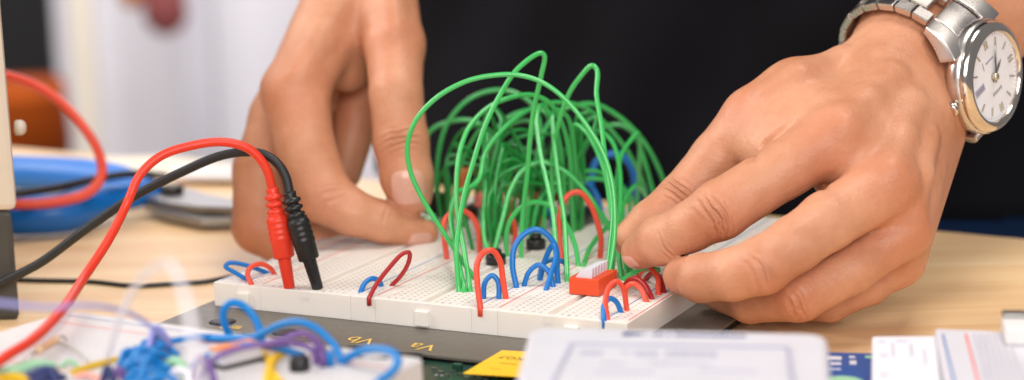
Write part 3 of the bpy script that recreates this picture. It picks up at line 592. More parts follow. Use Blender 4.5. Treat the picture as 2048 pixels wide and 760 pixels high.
# ------------------------------------------------------------------ lower left breadboard
Z2 = 2.2
cR, cB, cL = on(850, 716, Z2), on(140, 620, Z2), on(0, 662, Z2)
ex = (cR-cB).normalized(); ey = V((ex.y, -ex.x, 0)); 
wl = (cR-cB).length
fb = empty('breadboard', V(((cB+ex*wl/2).x, (cB+ex*wl/2).y, TZ)), label='blurred white breadboard with tangled blue and purple wires at the lower left', cat='breadboard')
lf = (cL-cB).normalized()
poly = [cB, cR, cR+ey*14, cB+lf*16]
g = G(); g.prism(rnd(poly, .25, 5), 1.2, Z2); g.mk('board_body', 'nearboard', fb, bevel=.08, seg=3)
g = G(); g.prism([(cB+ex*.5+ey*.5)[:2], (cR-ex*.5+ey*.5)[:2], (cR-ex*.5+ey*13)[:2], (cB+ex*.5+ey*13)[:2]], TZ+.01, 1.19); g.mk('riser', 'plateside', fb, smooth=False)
for k, mm in ((.5, 'railblue'), (1.2, 'railred'), (5.0, 'railred'), (5.6, 'railblue')):
    g = G(); g.box(cB+ex*.4+ey*k+V((0, 0, .001)), ex*(wl-.8), ey*.05, (0, 0, .006)); g.mk('rail_line', mm, fb, smooth=False)
g = G()
for i in range(38):
    for j in range(12):
        if j in (1, 2, 7): continue
        g.cbox(cB+ex*(.6+i*.254)+ey*(1.5+j*.254)+V((0, 0, .003)), ex*.1, ey*.1, (0, 0, .004))
g.mk('contact_holes', 'greyp', fb, smooth=False)
def FB(pts, m, label, r=.115, z=Z2, **k): return wire(pts, m, label, r=r, z=z, cat='wire', name='hookup_wire', sink=False, **k)
dd = lambda x, y, h=0: depth(on(x, y, Z2+h))
FB([(463, 678), (449, 647), (447, 622), (460, 607), (482, 609), (503, 627), (518, 655), (526, 694)], 'ltblue', 'upright blue loop rising highest from the lower left board')
FB([(380, 678), (453, 676), (505, 675), (532, 663), (563, 649), (597, 644), (629, 655), (655, 676), (674, 699), (683, 728)], 'ltblue', 'thick blue wire humping right from the upright loop', r=.105)
FB([(683, 726), (703, 711), (729, 700), (763, 699), (789, 708), (796, 724), (784, 744), (760, 762), (730, 790)], 'ltblue', 'blue wire curling down near the lower left board\'s right corner')
FB([(380, 735), (400, 722), (430, 705), (466, 694), (505, 691), (558, 697), (608, 712)], 'ltblue', 'flat blue wire crossing beneath the purple ones', r=.105)
FB([(240, 722), (270, 704), (300, 690), (345, 682), (400, 674), (455, 676)], 'ltblue', 'blue wire running left along the lower left board', r=.095)
FB([(405, 760), (412, 735), (434, 714), (479, 697), (532, 687), (571, 677), (605, 666), (630, 684), (640, 712), (644, 728)], 'purple', 'upper purple wire over the white block', r=.08)
FB([(440, 720), (490, 700), (540, 690), (600, 689), (626, 702), (632, 730)], 'purple', 'lower purple wire beneath the first', r=.08)
FB([(655, 730), (640, 690), (612, 668), (580, 672)], 'purple', 'short purple wire beside the black round part', r=.1)
FB([(525, 706), (538, 722), (542, 742), (560, 768)], 'yellow', 'vertical yellow wire beside the white block', r=.13)
FB([(568, 706), (548, 718), (540, 735), (534, 770)], 'yellow', 'second yellow wire crossing the vertical one', r=.13)
FB([(500, 704), (516, 706), (530, 712)], 'yellow', 'short yellow wire at the white block\'s corner', r=.1)
FB([(144, 746, 53.5), (175, 735), (215, 724), (252, 716, 55)], 'ochre', 'thick ochre wire lying left of the blue knot', r=.1)
FB([(710, 715), (735, 720), (775, 717)], 'black', 'short black lead lying by the board\'s right corner', r=.06)
for i in range(22):
    x0 = rng.uniform(238, 300); y0_ = rng.uniform(700, 768); x1_ = x0+rng.uniform(30, 85); y1_ = y0_+rng.uniform(-22, 14); h = rng.uniform(4, 20)
    wire([(x0, y0_), (x0+(x1_-x0)*.3, min(y0_, y1_)-h), (x0+(x1_-x0)*.7, min(y0_, y1_)-h*.9), (x1_, y1_)], 'ltblue', 'blue wire in the knot on the lower left board', 'blue wires knotted on the lower left board', r=.085, z=Z2, cat='wire', name='hookup_wire', sink=False)
for i, (pts, m, lb, r) in enumerate((
    ([(331, 740), (345, 722), (362, 728), (370, 755)], 'palegreen', 'pale green wire right of the blue knot', .12),
    ([(340, 760), (352, 742), (372, 745), (380, 770)], 'pale', 'milky wire right of the blue knot', .1),
    ([(-10, 750), (25, 742), (70, 730), (110, 735)], 'palegreen', 'pale green wire at the far lower left', .16),
    ([(-10, 762), (30, 755), (60, 765)], 'ochre', 'ochre wire at the far lower left', .14),
    ([(50, 762), (75, 746), (102, 744), (115, 765)], 'navy', 'navy wire left of the ochre one', .17),
    ([(60, 770), (85, 755), (130, 758)], 'navy', 'second navy wire, nearest the frame\'s lower edge', .14),
    ([(150, 756), (175, 750), (205, 762)], 'salmon', 'salmon wire beneath the thick ochre one', .09),
    ([(120, 735), (140, 722), (158, 735)], 'palegreen', 'small pale green wire above the navy ones', .07),
    ([(205, 768), (215, 735), (228, 770)], 'navy', 'navy wire left of the blue knot', .1),
    ([(385, 768), (392, 735), (402, 715), (420, 735), (430, 770)], 'purple', 'purple loop left of the white block', .1),
    ([(225, 765), (236, 738), (250, 760)], 'purple', 'purple loop left of the blue knot', .1))):
    FB(pts, m, lb, r=r)
# white block with orange rim and a black underside
q0 = on(446, 742, Z2); 
wb = empty('white_block', q0, label='white relay block with an orange rim on the lower left board', cat='relay')
wx = (on(528, 722, Z2)-on(446, 742, Z2)); wx.z = 0; wn = V((-wx.y, wx.x, 0)).normalized()
g = G(); g.box(q0, wx, wn*.7, (0, 0, .12)); g.mk('block_base', 'black', wb, bevel=.02, smooth=False)
g = G(); g.box(q0+V((0, 0, .122)), wx, wn*.7, (0, 0, .33)); g.mk('block_body', 'white', wb, bevel=.04, smooth=False)
g = G(); g.box(q0+V((0, 0, .454))+wn*.35, wx, wn*.35, (0, 0, .06)); g.mk('block_rim', 'orange', wb, bevel=.02, smooth=False)
c = on(600, 740, Z2); g = G(); g.lathe(c, (0, 0, 1), [(.27, 0), (.29, .1), (.27, .32), (.2, .38)], 24); tag(g.mk('buzzer', 'black'), 'small black round part beside the purple wires', 'buzzer')
c = on(646, 734, Z2); g = G(); g.lathe(c, (0, 0, 1), [(.1, 0), (.1, .36), (.06, .42)], 16); tag(g.mk('capacitor', 'purple'), 'small purple peg beside the black round part', 'capacitor')
c = on(661, 732, Z2); g = G(); g.lathe(c, (0, 0, 1), [(.12, 0), (.12, .36), (.07, .42)], 16); tag(g.mk('capacitor', 'ltblue'), 'small light blue peg right of the purple one', 'capacitor')
# resistor
r0, r1 = on(74, 702, Z2+.2), on(114, 678, Z2+.2); rs_ = empty('resistor', r0, label='beige striped resistor lying on the lower left board', cat='resistor'); ax = (r1-r0); L_ = ax.length
g = G(); g.lathe(r0, ax, [(.05, 0), (.11, .04), (.13, .12), (.1, .22), (.1, L_-.22), (.13, L_-.12), (.11, L_-.04), (.05, L_)], 16); g.mk('resistor_body', mat('resistor_beige', (222, 188, 150), .5, vary=.1), rs_)
g = G()
for k in (.3, .5, .7): g.lathe(r0+ax*k-ax.normalized()*.03, ax, [(.104, 0), (.104, .06)], 16)
g.mk('colour_bands', 'orange', rs_)
g = G(); g.tube([r0-ax*.5-V((0, 0, .25)), r0-ax*.3, r0], .03, 8); g.tube([r1, r1+ax*.3, r1+ax*.5-V((0, 0, .25))], .03, 8); g.mk('leads', 'solder', rs_)
# near wires, far out of focus
wire([(215, 715, 52), (233, 655, 50), (258, 595, 48), (288, 552, 46), (322, 528, 43.5), (346, 534, 42), (363, 570, 41), (378, 625, 40), (388, 690, 39.5), (396, 790, 39)], 'pale', 'milky wire looping high at the lower left, nearest the lens', name='hookup_wire', cat='wire', r=.075, sink=False, n=12)
wire([(-30, 603, 47), (30, 609, 47), (90, 615, 47.5), (165, 611, 48.5), (225, 617, 50), (275, 634, 51.5), (318, 668, 53), (345, 700, 56)], 'violet', 'pale violet wire arching over the lower left board\'s rear edge', name='hookup_wire', cat='wire', r=.06, sink=False, n=12)
FB([(296, 720), (302, 675), (312, 655), (330, 672), (342, 700)], 'violet', 'small violet loop at the blue knot\'s top', r=.09)
FB([(110, 682, 56.5), (150, 700), (175, 722, 54.5)], 'solder', 'thin bare lead between the resistor and the ochre wire', r=.03)
# ------------------------------------------------------------------ the person: implicit surface, meshed with surface nets
def rcone(X, a, b, ra, rb):
    a, b = np.array(a), np.array(b); ba = b-a; l2 = ba@ba; rr = ra-rb; a2 = l2-rr*rr; il2 = 1/l2
    pa = X-a; y = pa@ba; z = y-l2
    x2 = ((pa*l2-y[:, None]*ba)**2).sum(1); y2 = y*y*l2; z2 = z*z*l2
    k = np.sign(rr)*rr*rr*x2
    d = (np.sqrt(x2*a2*il2)+y*rr)*il2-ra
    m1 = np.sign(z)*a2*z2 > k; m2 = np.sign(y)*a2*y2 < k
    d = np.where(m1, np.sqrt(x2+z2)*il2-rb, np.where(m2, np.sqrt(x2+y2)*il2-ra, d)); return d
def smin(a, b, k):
    h = np.clip(.5+.5*(b-a)/k, 0, 1); return b*(1-h)+a*h-k*h*(1-h)
def smax(a, b, k): return -smin(-a, -b, k)
def surface_nets(f, lo, hi, h):
    n = np.ceil((hi-lo)/h).astype(int)+1
    ax = [lo[i]+h*np.arange(n[i]) for i in range(3)]
    # coarse pass keeps only the bricks near the surface
    val = np.full(n, 9.0); B = 8
    c = [np.arange(0, n[i], B) for i in range(3)]
    CX = np.stack(np.meshgrid(*[np.minimum(c[i]+B/2, n[i]-1) for i in range(3)], indexing='ij'), -1).reshape(-1, 3)
    cd_ = f(CX*h+lo); idx = np.stack(np.meshgrid(*c, indexing='ij'), -1).reshape(-1, 3)
    keep = np.abs(cd_) < B*h*1.1+.35
    val_sign = np.where(cd_ < 0, -9., 9.)
    for (i, j, k), s in zip(idx[~keep], val_sign[~keep]): val[i:i+B, j:j+B, k:k+B] = s
    ks = idx[keep]; off = np.stack(np.meshgrid(range(B), range(B), range(B), indexing='ij'), -1).reshape(-1, 3)
    for q in range(0, len(ks), 200):
        I = (ks[q:q+200, None, :]+off[None]).reshape(-1, 3); I = I[(I < n).all(1)]
        val[I[:, 0], I[:, 1], I[:, 2]] = f(I*h+lo)
    s = val < 0; m = n-1
    cnt = sum(s[i:i+m[0], j:j+m[1], k:k+m[2]].astype(int) for i in (0, 1) for j in (0, 1) for k in (0, 1))
    act = (cnt > 0) & (cnt < 8); ids = np.full(m, -1); ca = np.argwhere(act); ids[act] = np.arange(len(ca))
    acc = np.zeros((len(ca), 3)); w = np.zeros(len(ca))
    cor = [(i, j, k) for i in (0, 1) for j in (0, 1) for k in (0, 1)]
    for p in cor:
        for a in range(3):
            if p[a] == 0:
                q = list(p); q[a] = 1
                v0 = val[tuple((ca+p).T)]; v1 = val[tuple((ca+q).T)]; x = (v0 < 0) != (v1 < 0)
                t = np.where(x, v0/np.where(x, v0-v1, 1), 0)
                pt = np.tile(np.array(p, float), (len(ca), 1)); pt[:, a] += t
                acc[x] += pt[x]; w[x] += 1
    vs = lo+h*(ca+acc/w[:, None])
    F_ = []
    for a in range(3):
        b, c_ = (a+1) % 3, (a+2) % 3
        sl0 = [slice(None)]*3; sl1 = [slice(None)]*3; sl0[a] = slice(0, -1); sl1[a] = slice(1, None)
        ch = s[tuple(sl0)] != s[tuple(sl1)]; e = np.argwhere(ch); e = e[(e[:, b] > 0) & (e[:, c_] > 0) & (e[:, b] < m[b]) & (e[:, c_] < m[c_])]
        ins_ = s[tuple(e.T)]; eb = np.eye(3, dtype=int)[b]; ec = np.eye(3, dtype=int)[c_]
        q = np.stack([ids[tuple((e-eb-ec).T)], ids[tuple((e-ec).T)], ids[tuple(e.T)], ids[tuple((e-eb).T)]], 1)
        q[~ins_] = q[~ins_][:, ::-1]; F_.append(q)
    F_ = np.concatenate(F_); F_ = F_[(F_ >= 0).all(1)]
    # light smoothing, then back onto the surface
    E_ = np.concatenate([F_[:, [0, 1]], F_[:, [1, 2]], F_[:, [2, 3]], F_[:, [3, 0]]])
    for it in range(3):
        sm = np.zeros_like(vs); ct = np.zeros(len(vs)); 
        for a, b in ((0, 1), (1, 0)): 
            np.add.at(sm, E_[:, a], vs[E_[:, b]]); np.add.at(ct, E_[:, a], 1)
        vs = vs*.5+.5*sm/ct[:, None]
    for it in range(2):
        d = f(vs); g_ = np.stack([f(vs+np.eye(3)[i]*.02)-f(vs-np.eye(3)[i]*.02) for i in range(3)], 1)/.04
        vs = vs-d[:, None]*g_/np.maximum((g_**2).sum(1), .2)[:, None]*.8
    return vs, F_
def arr(p): return np.array(tuple(p))
def make_body_sdf(h):
    def f(X):
        d = None
        for grp, k in h['palm']:
            q = None
            for (a, b, ra, rb) in grp:
                e = rcone(X, a, b, ra, rb); q = e if q is None else smin(q, e, k)
            d = q if d is None else smin(d, q, k)
        fn = None
        for chain, kk in h['fingers']:
            q = None
            for i in range(len(chain)-1):
                (a, ra), (b, rb) = chain[i], chain[i+1]
                e = rcone(X, a, b, ra, rb); q = e if q is None else smin(q, e, .18)
            fn = q if fn is None else smin(fn, q, h.get('kf', .07))
        d = smin(d, fn, h.get('kp', .55))
        for chain, kk in h.get('extra', []):
            for i in range(len(chain)-1):
                (a, ra), (b, rb) = chain[i], chain[i+1]; d = smin(d, rcone(X, a, b, ra, rb), kk)
        for (a, b, r, k) in h.get('cut', []):
            d = smax(d, -rcone(X, a, b, r, r), k)
        return d
    return f
def chain(*pts): return [(arr(P(x, y, d)), r) for x, y, d, r in pts]
def seg(a, b, ra, rb): return (arr(a), arr(b), ra, rb)
# --- hand at the right: the watch hand. wrist frame
WC = P(1845, 109, 70.5)
am = (RT*.675-UP*.74).normalized()                      # across the wrist, towards the little finger
al_ = math.radians(35)
aa = ((RT*.74+UP*.675)*math.cos(al_)+FW*math.sin(al_)).normalized()   # along the forearm, away from the hand
at_ = aa.cross(am); at_ = at_ if at_.dot(FW) < 0 else -at_            # back of the wrist, towards the lens
am = at_.cross(aa); am = am if am.dot(RT) > 0 else -am
R1 = dict(kf=.04, kp=.32)
mB, mC, mD, mE = P(1672, 278, 64.9), P(1772, 372, 64.3), P(1803, 460, 65.0), P(1795, 520, 66.6)
w0 = [WC+am*x-at_*.2 for x in (-.8, -.25, .4, 1.1)]
R1['palm'] = [([seg(w0[0], mB, 1.2, 1.0), seg(w0[1], mC, 1.6, 1.0), seg(w0[2], mD, 1.6, .95), seg(w0[3], mE, 1.35, .9),
    seg(WC+am*-.4+aa*-.5-at_*1.0, (mB+mC)/2-at_*1.2, 1.4, .9), seg(WC+am*-.55-aa*.2-at_*.4, P(1600, 198, 68), 1.05, 1.12),
    seg(w0[0]+aa*.2, w0[0]+aa*9+am*.0, 1.5, 1.9), seg(w0[3]+aa*.2, w0[3]+aa*9-am*.0, 1.45, 1.9), seg(WC-at_*.1, WC+aa*9-at_*.1, 1.75, 2.2),
    seg(WC+am*-.7-at_*.2, (mB*.55+mC*.45)+FW*.25, 1.6, .95), seg(WC+am*.05-at_*.2, (mC+mD)/2+FW*.3, 1.6, .9), seg(WC+am*.8-at_*.3, (mD+mE)/2+FW*.4, 1.4, .8),
    seg(P(1515, 228, 68.0), P(1610, 275, 66.0), .95, 1.0), seg(P(1478, 275, 68.0), P(1575, 318, 65.8), .75, .85), seg(P(1590, 190, 68.0), P(1660, 260, 66.2), 1.2, 1.1)], .7)]
R1['fingers'] = [
 (chain((1672, 278, 65.0, 1.05), (1570, 338, 64.6, .94), (1440, 420, 64.3, .96), (1380, 454, 64.8, .8), (1322, 481, 65.5, .80), (1278, 503, 66.4, .6)), .07),
 (chain((1772, 372, 64.4, 1.02), (1655, 442, 63.1, .94), (1590, 488, 62.6, .88), (1525, 531, 62.3, .9), (1465, 549, 62.7, .82), (1402, 556, 63.5, .76), (1364, 552, 64.9, .62)), .07),
 (chain((1803, 458, 65.2, .95), (1702, 536, 64.1, .83), (1598, 590, 63.7, .84), (1500, 604, 65.0, .68), (1440, 590, 66.3, .56)), .07),
 (chain((1792, 518, 66.8, .88), (1735, 565, 66.2, .74), (1660, 604, 65.9, .64), (1560, 606, 66.9, .58), (1510, 590, 67.8, .5)), .07),
 (chain((1600, 190, 68.0, 1.15), (1503, 238, 68.2, 1.02), (1435, 318, 68.3, .93), (1362, 402, 68.2, .88), (1305, 447, 68.0, .8), (1258, 478, 67.8, .6)), .07)]
R1['extra'] = [([(arr(P(1675, 268, 64.55)), .68), (arr(P(1640, 292, 64.4)), .52)], .8), ([(arr(P(1776, 364, 64.0)), .68), (arr(P(1745, 392, 63.75)), .52)], .8), ([(arr(P(1812, 458, 64.5)), .66), (arr(P(1790, 480, 64.3)), .55)], .5)]
R1['joints'] = [((1432, 432, 63.5), (1672, 285, 65), .62, .75), ((1332, 488, 64.8), (1437, 430, 64), .36, .6), ((1527, 545, 61.4), (1772, 380, 64), .55, .5), ((1598, 612, 63), (1800, 468, 65), .5, .5), ((1352, 378, 67.4), (1490, 225, 68), .6, .7)]
R1['red'] = [(1672, 275, 64, 1.6), (1772, 370, 63.4, 1.6), (1820, 470, 64.3, 1.4), (1437, 430, 63.6, 1.1), (1525, 570, 61.4, 1.1), (1604, 610, 63, .9), (1280, 515, 66, .9), (1345, 390, 67.4, .9), (1370, 575, 64, 1), (1480, 210, 67.5, 1.1)]
# --- hand at the left
L1 = dict(kf=.04, kp=.35)
wl = P(715, -110, 79)
iM, mM, rM, pM = P(590, 185, 75.4), P(560, 235, 77.8), P(590, 250, 80), P(640, 230, 82)
L1['palm'] = [([seg(P(736, -100, 78), iM, 1.45, 1.25), seg(P(722, -100, 79.4), mM, 1.4, 1.15), seg(P(720, -100, 80.6), rM, 1.5, 1.1), seg(P(740, -100, 81), pM, 1.4, 1.0),
    seg(P(745, -100, 78.5), P(789, 90, 75.6), 1.5, 1.12), seg(P(716, -40, 78), P(660, 60, 77.6), 1.4, 1.35), seg(P(700, 10, 77.4), P(694, 142, 77.3), 1.2, .85)], .7),
    ([seg(wl, P(740, -480, 86), 2.3, 3.0)], .9)]
L1['fingers'] = [
 (chain((590, 185, 75.4, 1.28), (610, 290, 74.6, 1.1), (648, 390, 73.9, 1.05), (705, 426, 73.7, .84), (765, 444, 73.9, .78), (815, 459, 74.2, .64), (850, 465, 74.4, .5)), .07),
 (chain((560, 235, 77.8, 1.15), (522, 340, 77.0, 1.08), (520, 452, 76.4, 1.06), (570, 488, 76.0, .88), (640, 484, 76.0, .74), (690, 478, 76.4, .6)), .07),
 (chain((590, 250, 80, 1.05), (560, 350, 79.4, .95), (560, 450, 78.6, .85), (620, 480, 78.2, .7), (660, 478, 78.4, .6)), .07),
 (chain((640, 230, 82, .95), (610, 330, 81.4, .8), (610, 420, 80.6, .7), (660, 450, 80.2, .55)), .07),
 (chain((789, 90, 75.6, 1.12), (792, 190, 74.4, .99), (802, 285, 74.1, 1.03), (813, 352, 74.0, .98), (820, 388, 74.1, .84)), .07)]
L1['extra'] = [([(arr(P(735, 130, 79.4)), 1.0), (arr(P(714, 240, 78.8)), .85), (arr(P(688, 345, 78.4)), .7)], .3)]
L1['joints'] = [((800, 275, 73.1), (785, 170, 74.4), .6, .7), ((655, 395, 73), (600, 290, 74.6), .6, .3), ((768, 440, 73.2), (700, 424, 73.7), .4, .3)]
L1['red'] = [(590, 185, 74.4, 1.6), (802, 290, 73.1, 1.1), (770, 80, 74.5, 1.5), (655, 400, 73, 1.1), (520, 460, 75.5, 1.3), (845, 465, 74, .9), (700, 200, 78, 2), (818, 400, 73.5, .7)]
def surf(h, px, py):
    "first point of the hand met along a pixel's ray"
    f = make_body_sdf(h); d = np.arange(56, 86, .04); X = np.array([arr(P(px, py, 60))-arr(CAM)])/60*d[:, None]+arr(CAM); v = f(X); i = np.argmax(v < 0); return X[i]
def crease(h, pts, r=.1, k=.14, lift=.03):
    q = [surf(h, *p) for p in pts]; v = arr(CAM); q = [p+(v-p)/np.linalg.norm(v-p)*lift for p in q]
    return [(a, b, r*(1 if i < len(q)-2 else .6), k) for i, (a, b) in enumerate(zip(q, q[1:]))]
def ridge(h, pts, r, sink, k):
    v = arr(CAM); q = [surf(h, *p) for p in pts]; return ([(p-(v-p)/np.linalg.norm(v-p)*sink, r) for p in q], k)
_cuts = crease(R1, [(1500, 318), (1530, 290), (1560, 262), (1585, 243)], .12, .2)+crease(R1, [(1590, 402), (1622, 388), (1652, 372)], .1, .16)
_rid = [ridge(R1, [(1690, 250), (1735, 200), (1790, 150)], .3, .29, .5), ridge(R1, [(1785, 340), (1805, 270), (1830, 200)], .28, .27, .5), ridge(R1, [(1830, 430), (1845, 350), (1860, 270)], .24, .25, .45), ridge(R1, [(1530, 190), (1600, 150), (1680, 110)], .26, .25, .5)]
R1['extra'] += _rid; R1['cut'] = _cuts
_c2 = crease(L1, [(716, 196), (706, 160), (698, 125)], .12, .22)
L1['extra'] += [ridge(L1, [(600, 150), (640, 80), (680, 10)], .34, .25, .5), ridge(L1, [(790, 60), (786, 20), (780, -30)], .3, .22, .5)]; pass
def bounds(h, pad=1.2):
    pts = []
    for grp, k in h['palm']:
        for a, b, ra, rb in grp: pts += [a-ra, a+ra, b-rb, b+rb]
    for ch, k in h['fingers']+h.get('extra', []):
        for a, r in ch: pts += [a-r, a+r]
    pts = np.array(pts); return pts.min(0)-pad*.3, pts.max(0)+pad*.3
torso_c = np.array([9.3, 99.4, 0.]); te = np.array(tuple(ed)); tn = np.array(tuple(en))
def coarse_body(X):
    "chest, shoulders and upper arms under the shirt, and the far ends of the forearms"
    d = None
    for z0, z1, w in ((-22, 14, 10), (14, 38, 11)):
        for s_ in (-6.5, 0, 6.5):
            e = rcone(X, torso_c+te*s_+[0, 0, z0], torso_c+te*s_+[0, 0, z1], 7.2, 6.8); d = e if d is None else smin(d, e, 1.5)
    for ch in ARMS:
        for (a, ra), (b, rb) in zip(ch, ch[1:]): d = smin(d, rcone(X, a, b, ra, rb), .6)
    d = smin(d, rcone(X, torso_c+[0, 0, 40], torso_c+[0, 0, 56], 5, 4.5), 1.5)
    return d
shR, shL = torso_c+te*15+[0, 0, 46], torso_c-te*15+[0, 0, 46]
ARMS = [[(arr(WC+aa*8), 2.25), (arr(WC+aa*20), 3.6), (shR, 4.2)], [(arr(P(740, -470, 85.8)), 2.8), (arr(P(640, -900, 94)), 3.7), (shL, 4.2)]]
def attrs(o, h, vs):
    n = len(vs); j = np.zeros(n); w = np.zeros(n); al = np.zeros(n)
    for x, y, d, r in h['red']: j = np.maximum(j, np.exp(-((vs-arr(P(x, y, d)))**2).sum(1)/r**2*1.2))
    for p, q, r, s_ in h['joints']:
        c = arr(P(*p)); ax = arr(P(*q))-c; ax /= np.linalg.norm(ax); rel = vs-c
        al_c = rel@ax; m_ = s_*np.exp(-(al_c/(r*.55))**2-((rel**2).sum(1)-al_c**2)/(r*1.0)**2)
        al = np.where(m_ > w, al_c, al); w = np.maximum(w, m_)
    return j, w, al
person = empty('person', torso_c+[0, 0, -75], label='person in a black t-shirt pressing parts onto the breadboard with both hands', cat='person')
VS, FS, J, WR, AL = [], [], [], [], []; nb = 0
for h in (R1, L1):
    f = make_body_sdf(h); lo, hi = bounds(h); vs, fs = surface_nets(f, lo, hi, .085)
    j, w_, al = attrs(None, h, vs); VS.append(vs); FS.append(fs+nb); nb += len(vs); J.append(j); WR.append(w_); AL.append(al)
vs, fs = surface_nets(coarse_body, np.array([-32, 60, -34.]), np.array([52, 125, 62.]), .9)
keepz = np.zeros(len(vs)); VS.append(vs); FS.append(fs+nb); J.append(keepz); WR.append(keepz); AL.append(keepz)
vs = np.concatenate(VS); fs = np.concatenate(FS)
print('body verts', len(vs))
body = mk('body', vs, fs, 'skin', person)
for nm, a in (('joint', J), ('wrinkle', WR), ('along', AL)):
    at2 = body.data.attributes.new(nm, 'FLOAT', 'POINT'); at2.data.foreach_set('value', np.concatenate(a).astype(np.float32))
def fsurf(h): return make_body_sdf(h)
def nail(h, c, tip_dir, nrm, w, l, name='fingernail'):
    "curved plate laid on the fingertip: c a point above the nail bed, nrm points out of the finger"
    f = make_body_sdf(h); c = arr(c); t = np.array(tuple(tip_dir)); t /= np.linalg.norm(t); nn = np.array(tuple(nrm)); nn -= t*(nn@t); nn /= np.linalg.norm(nn); s_ = np.cross(t, nn)
    NU, NV = 17, 17; top = []; 
    for i in range(NV):
        for k in range(NU):
            a = -1+2*k/(NU-1); b = -1+2*i/(NV-1)
            # rounded-rectangle outline
            x = a*np.sqrt(max(0, 1-(abs(b)**4)*.42)); y = b*np.sqrt(max(0, 1-(abs(a)**3)*.3))
            top.append(c+s_*x*w/2+t*y*l/2+nn*.5)
    top = np.array(top)
    for it in range(14):            # walk down onto the skin
        d = f(top); top = top-nn*(d-.012)[:, None]*.6
    b_ = np.abs(np.linspace(-1, 1, NU)); rim = np.array([max(b_[k], b_[i]) for i in range(NV) for k in range(NU)])
    top = top+nn*(.035*(1-rim**4))[:, None]-nn*.02
    bot = top-nn*.06; N = NU*NV; F2 = []
    for i in range(NV-1):
        for k in range(NU-1): q = i*NU+k; F2 += [(q, q+1, q+NU+1, q+NU), (N+q+NU, N+q+NU+1, N+q+1, N+q)]
    bd = [k for k in range(NU)]+[i*NU+NU-1 for i in range(1, NV)]+[N-1-k for k in range(1, NU)]+[i*NU for i in range(NV-2, 0, -1)]
    for i in range(len(bd)): a, b = bd[i], bd[(i+1) % len(bd)]; F2.append((b, a, N+a, N+b))
    return mk(name, np.concatenate([top, bot]), F2, 'nail', person)
nail(L1, P(816, 374, 73.1), P(821, 410, 73.5)-P(811, 330, 73.5), -FW*.95+RT*.03, 1.28, 1.35)
nail(L1, P(838, 478, 74), P(868, 482, 74.4)-P(815, 470, 74.0), -FW*.75-UP*.75, .72, .95)
nail(R1, P(1263, 516, 66.3), P(1245, 530, 67)-P(1300, 500, 66.2), -FW*.9-UP*.45, .55, .75)
# clothing
def shirt(X):
    d = None
    for s_ in (-6.8, 0, 9.5):
        for z0, z1, ra, rb in ((-4, 20, 10.0, 9.8), (20, 46, 9.8, 9.6)):
            e = rcone(X, torso_c+te*s_+[0, 0, z0], torso_c+te*s_+[0, 0, z1], ra, rb); d = e if d is None else smin(d, e, 2.5)
    for ch in ARMS:
        a, b = ch[1][0], ch[2][0]; m_ = a*.66+b*.34; d = smin(d, rcone(X, m_, b, 5.3, 6.6), 2)
    # folds
    q = X@te; zz = X[:, 2]
    d = d+.4*np.sin(q*.55+zz*.28+1.2*np.sin(zz*.11))+.24*np.sin(q*.9-zz*.5)+.1*np.sin(zz*.9+q*.2)
    hem = -(X[:, 2]+2.1+.25*np.sin(q*.3))
    return np.maximum(d, hem)
vs, fs = surface_nets(shirt, np.array([-34, 62, -6.]), np.array([54, 130, 60.]), .8)
mk('t_shirt', vs, fs, 'shirt', person)
def jeans(X):
    d = None
    for s_ in (-6, 0, 9):
        e = rcone(X, torso_c+te*s_+[0, 0, -22], torso_c+te*s_+[0, 0, 0], 9.8, 9.5); d = e if d is None else smin(d, e, 2.5)
    for s_ in (-7.5, 7.5): d = smin(d, rcone(X, torso_c+te*s_+[0, 0, -20], torso_c+te*s_+[0, 0, -68], 8.2, 6), 1.5)
    return d
vs, fs = surface_nets(jeans, np.array([-20, 78, -76.]), np.array([38, 122, 10.]), .9)
mk('jeans', vs, fs, 'jeans', person)
# ------------------------------------------------------------------ wristwatch
th = math.radians(57)
ne = (am*math.cos(th)+at_*math.sin(th)).normalized()       # dial normal
def dirphi(ph): return am*math.cos(ph)+at_*math.sin(ph)
RA, RB = 2.5, 2.12
def rad(ph): return RA*RB/math.sqrt((RB*math.cos(ph))**2+(RA*math.sin(ph))**2)+.0
wa = empty('wristwatch', WC, label='steel wristwatch with a white dial and link bracelet on the wrist', cat='watch')
WCW = WC-RT*.25+am*.2
r0_ = rad(th); cc = WCW+ne*(r0_+.1); _t = cc+ne*.82; cc = P(1986, 153, depth(_t))-ne*.82
d3 = -aa; d12 = ne.cross(d3); 
if d12.dot(am) < 0: d12 = -d12
g = G(); g.lathe(cc-ne*.05, ne, [(1.5, 0), (1.75, .08), (1.98, .3), (2.02, .5), (1.98, .7), (1.9, .76), (1.5, .76)], 56); g.mk('case', 'steel', wa)
g = G(); g.lathe(cc, ne, [(1.93, .70), (1.93, .78), (1.86, .9), (1.66, 1.0), (1.58, 1.0), (1.54, .88), (1.54, .7)], 64, cap=False); g.mk('bezel', 'polish', wa)
dl = cc+ne*.82
g = G(); g.lathe(dl-ne*.06, ne, [(1.56, 0), (1.56, .06)], 56); o = g.mk('dial', 'dial', wa, smooth=False)
g = G()
for k in range(12):
    if k == 3: continue
    a_ = math.radians(30*k); dr = d12*math.cos(a_)+d3*math.sin(a_); tt = ne.cross(dr)
    for s_ in ((-.07, .07) if k in (0, 6, 9) else (0,)): g.cbox(dl+dr*1.22+tt*s_+ne*.03, dr*.3, tt*.055, ne*.04)
g.mk('hour_marker', 'goldmark', wa, smooth=False, bevel=.01)
g = G()
for k in range(60):
    a_ = math.radians(6*k); dr = d12*math.cos(a_)+d3*math.sin(a_); tt = ne.cross(dr); g.cbox(dl+dr*1.46+ne*.004, dr*.07, tt*.018, ne*.004)
g.cbox(dl+d3*.42-d12*.0-d12*.62+ne*.004, d3*.04, d12*.3, ne*.004)
for k in range(5): g.cbox(dl-d3*.3+d3*(.13*k)-d12*.55+ne*.004+d12*1.15, d3*.08, d12*.12, ne*.004)
